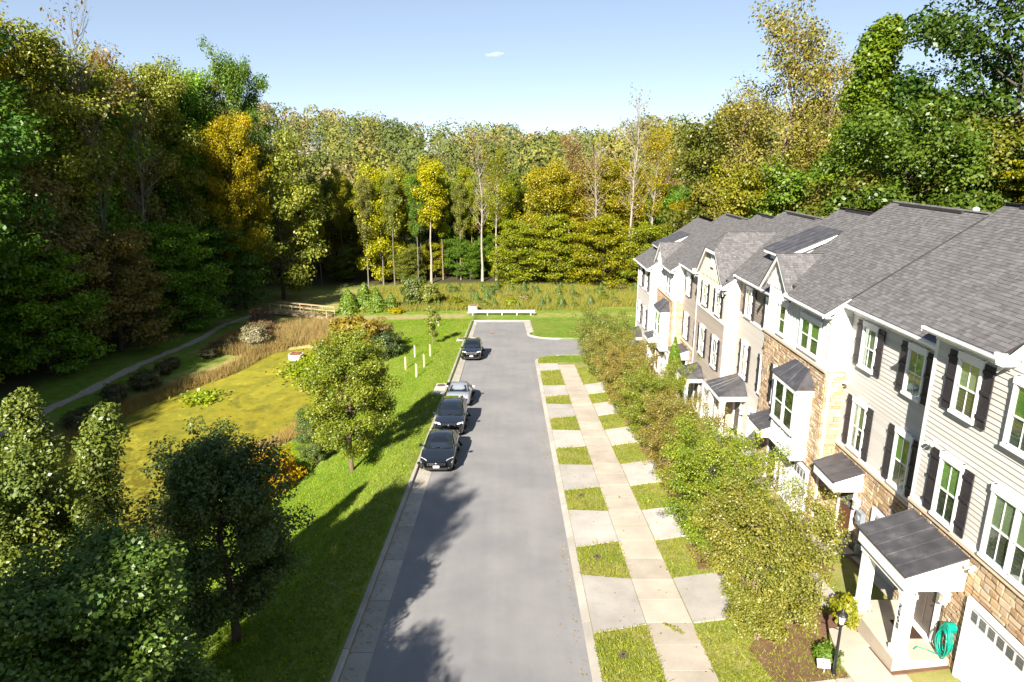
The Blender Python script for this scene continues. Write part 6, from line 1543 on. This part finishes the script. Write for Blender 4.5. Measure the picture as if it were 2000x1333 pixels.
doormat(11.75, 12.35, 22.75, 23.55, zmat + .02, 'dark brown doormat before the brown front door')
doormat(11.2, 11.72, 16.45, 17.25, u1.F + .16, 'dark doormat before the nearest porch door')
t = thing('garden_hose', (11.72, 15.83, u1.F + .18), 'green garden hose coiled on a wall reel beside the nearest porch', 'hose'); rr = random.Random(2)
mb = MB(); mb.tube([(11.95, 15.66, u1.F + 1.15), (11.72, 15.66, u1.F + 1.15)], [.14, .14], 12); part('reel', mb, M['hose'], t)
for k in range(9):
    mb = MB(); cx, cz = 11.74 + rr.uniform(-.06, .08), u1.F + .72 + rr.uniform(-.05, .05); ry, rz_ = rr.uniform(.18, .26), rr.uniform(.36, .52); mb.tube([(cx + .03 * math.sin(a * 2 + k), 15.66 + math.cos(a) * ry, cz + math.sin(a) * rz_) for a in np.linspace(0, 6.283, 22)], .017, 6, False); part('coil', mb, M['hose'], t)
mb = MB(); mb.tube([(11.7, 15.7, u1.F + .25), (11.55, 15.95, u1.F + .20), (11.35, 16.1, u1.F + .185), (11.2, 16.0, u1.F + .185)], .016, 6); part('tail', mb, M['hose'], t)
# bins at the third house, roof vents
x, y = 10.9, 33.4; z = tz(x, y); t = thing('wheeled_bin', (x, y, z), 'pale wheeled bin beside the hipped porch', 'bin'); mb = MB(); mb.hexa([(x - .22, y - .24, z + .06), (x + .22, y - .24, z + .06), (x + .22, y + .24, z + .06), (x - .22, y + .24, z + .06), (x - .27, y - .3, z + .95), (x + .27, y - .3, z + .95), (x + .27, y + .3, z + .95), (x - .27, y + .3, z + .95)]); part('body', mb, M['white_conc'], t)
mb = MB(); mb.box(x - .29, x + .3, y - .32, y + .32, z + .95, z + 1.01); part('lid', mb, M['meter'], t)
for s in (-1, 1): mb = MB(); mb.tube([(x + .2, y + s * .26, z + .11), (x + .2, y + s * .32, z + .11)], .1, 10); part('wheel', mb, M['tyre'], t)
for (u_, yv) in ((u2, 23.0), (u4, 32.0), (u3, 26.0)):
    xr = u_.xr + .5; zr = u_.zr - .35; mb = MB(); mb.lathe((xr, yv, zr), [(.06, -.2), (.06, .35), (.12, .36), (.12, .48), (.04, .52), (.01, .53)], 10); part('vent_pipe', mb, M['white'], u_.o)
# leafy twig on the pavement
rng = np.random.default_rng(77); x, y = 5.25, 18.6; z = float(road_z(y)) + .16; t = thing('fallen_twig', (x, y, z), 'leafy green twig lying on the pavement', 'twig')
mb = MB(); mb.tube([(x - .25, y + .25, z), (x, y, z + .02), (x + .22, y - .18, z + .01)], .007, 5); part('stem', mb, M['bark'], t).color = (.2, .14, .08, 1)
q = np.linspace(0, 1, 60); P = np.stack([x - .25 + .47 * q, y + .25 - .43 * q, np.full(60, z + .03)], -1) + rng.normal(size=(60, 3)) * [.05, .05, .012]; Nr = rng.normal(size=(60, 3)) * .4 + [0, 0, 1]; Nr /= np.linalg.norm(Nr, axis=1, keepdims=True)
v, f = leaf_quads(rng, P - np.array([x, y, z]), Nr, rng.uniform(.03, .055, 60)); o = link('foliage', np_mesh('twig_leaves', v, f, M['leaf_near'], rng.random(60)), t); o.color = (.20, .22, .03, 1)

# small fair-weather cloud high over the hill: a thin body of vapour
rr = random.Random(12); mb = MB(); cx, cy, cz = -32.0, 1500.0, 13 + 1500 * .130
mb.lathe((0, 0, 0), [(.01, -1), (.5, -.86), (.86, -.5), (1, 0), (.86, .5), (.5, .86), (.01, 1)], 20)
mb.v = [(cx + a * 21 * (1 + .18 * math.sin(c * 5)), cy + b * 14, cz + c * 4.2 * (1 + .35 * math.sin(a * 7)) + a * 2.2) for a, b, c in mb.v]
m, nt = new_mat('cloud_vapour'); pv = nd(nt, 'ShaderNodeVolumePrincipled'); pv.inputs['Color'].default_value = (.96, .96, .97, 1); pv.inputs['Anisotropy'].default_value = .0
pv.inputs['Density'].default_value = .020
o_ = nd(nt, 'ShaderNodeOutputMaterial'); nt.links.new(pv.outputs[0], o_.inputs['Volume'])
tag(part('cloud', mb, m, smooth=True), kind='structure')
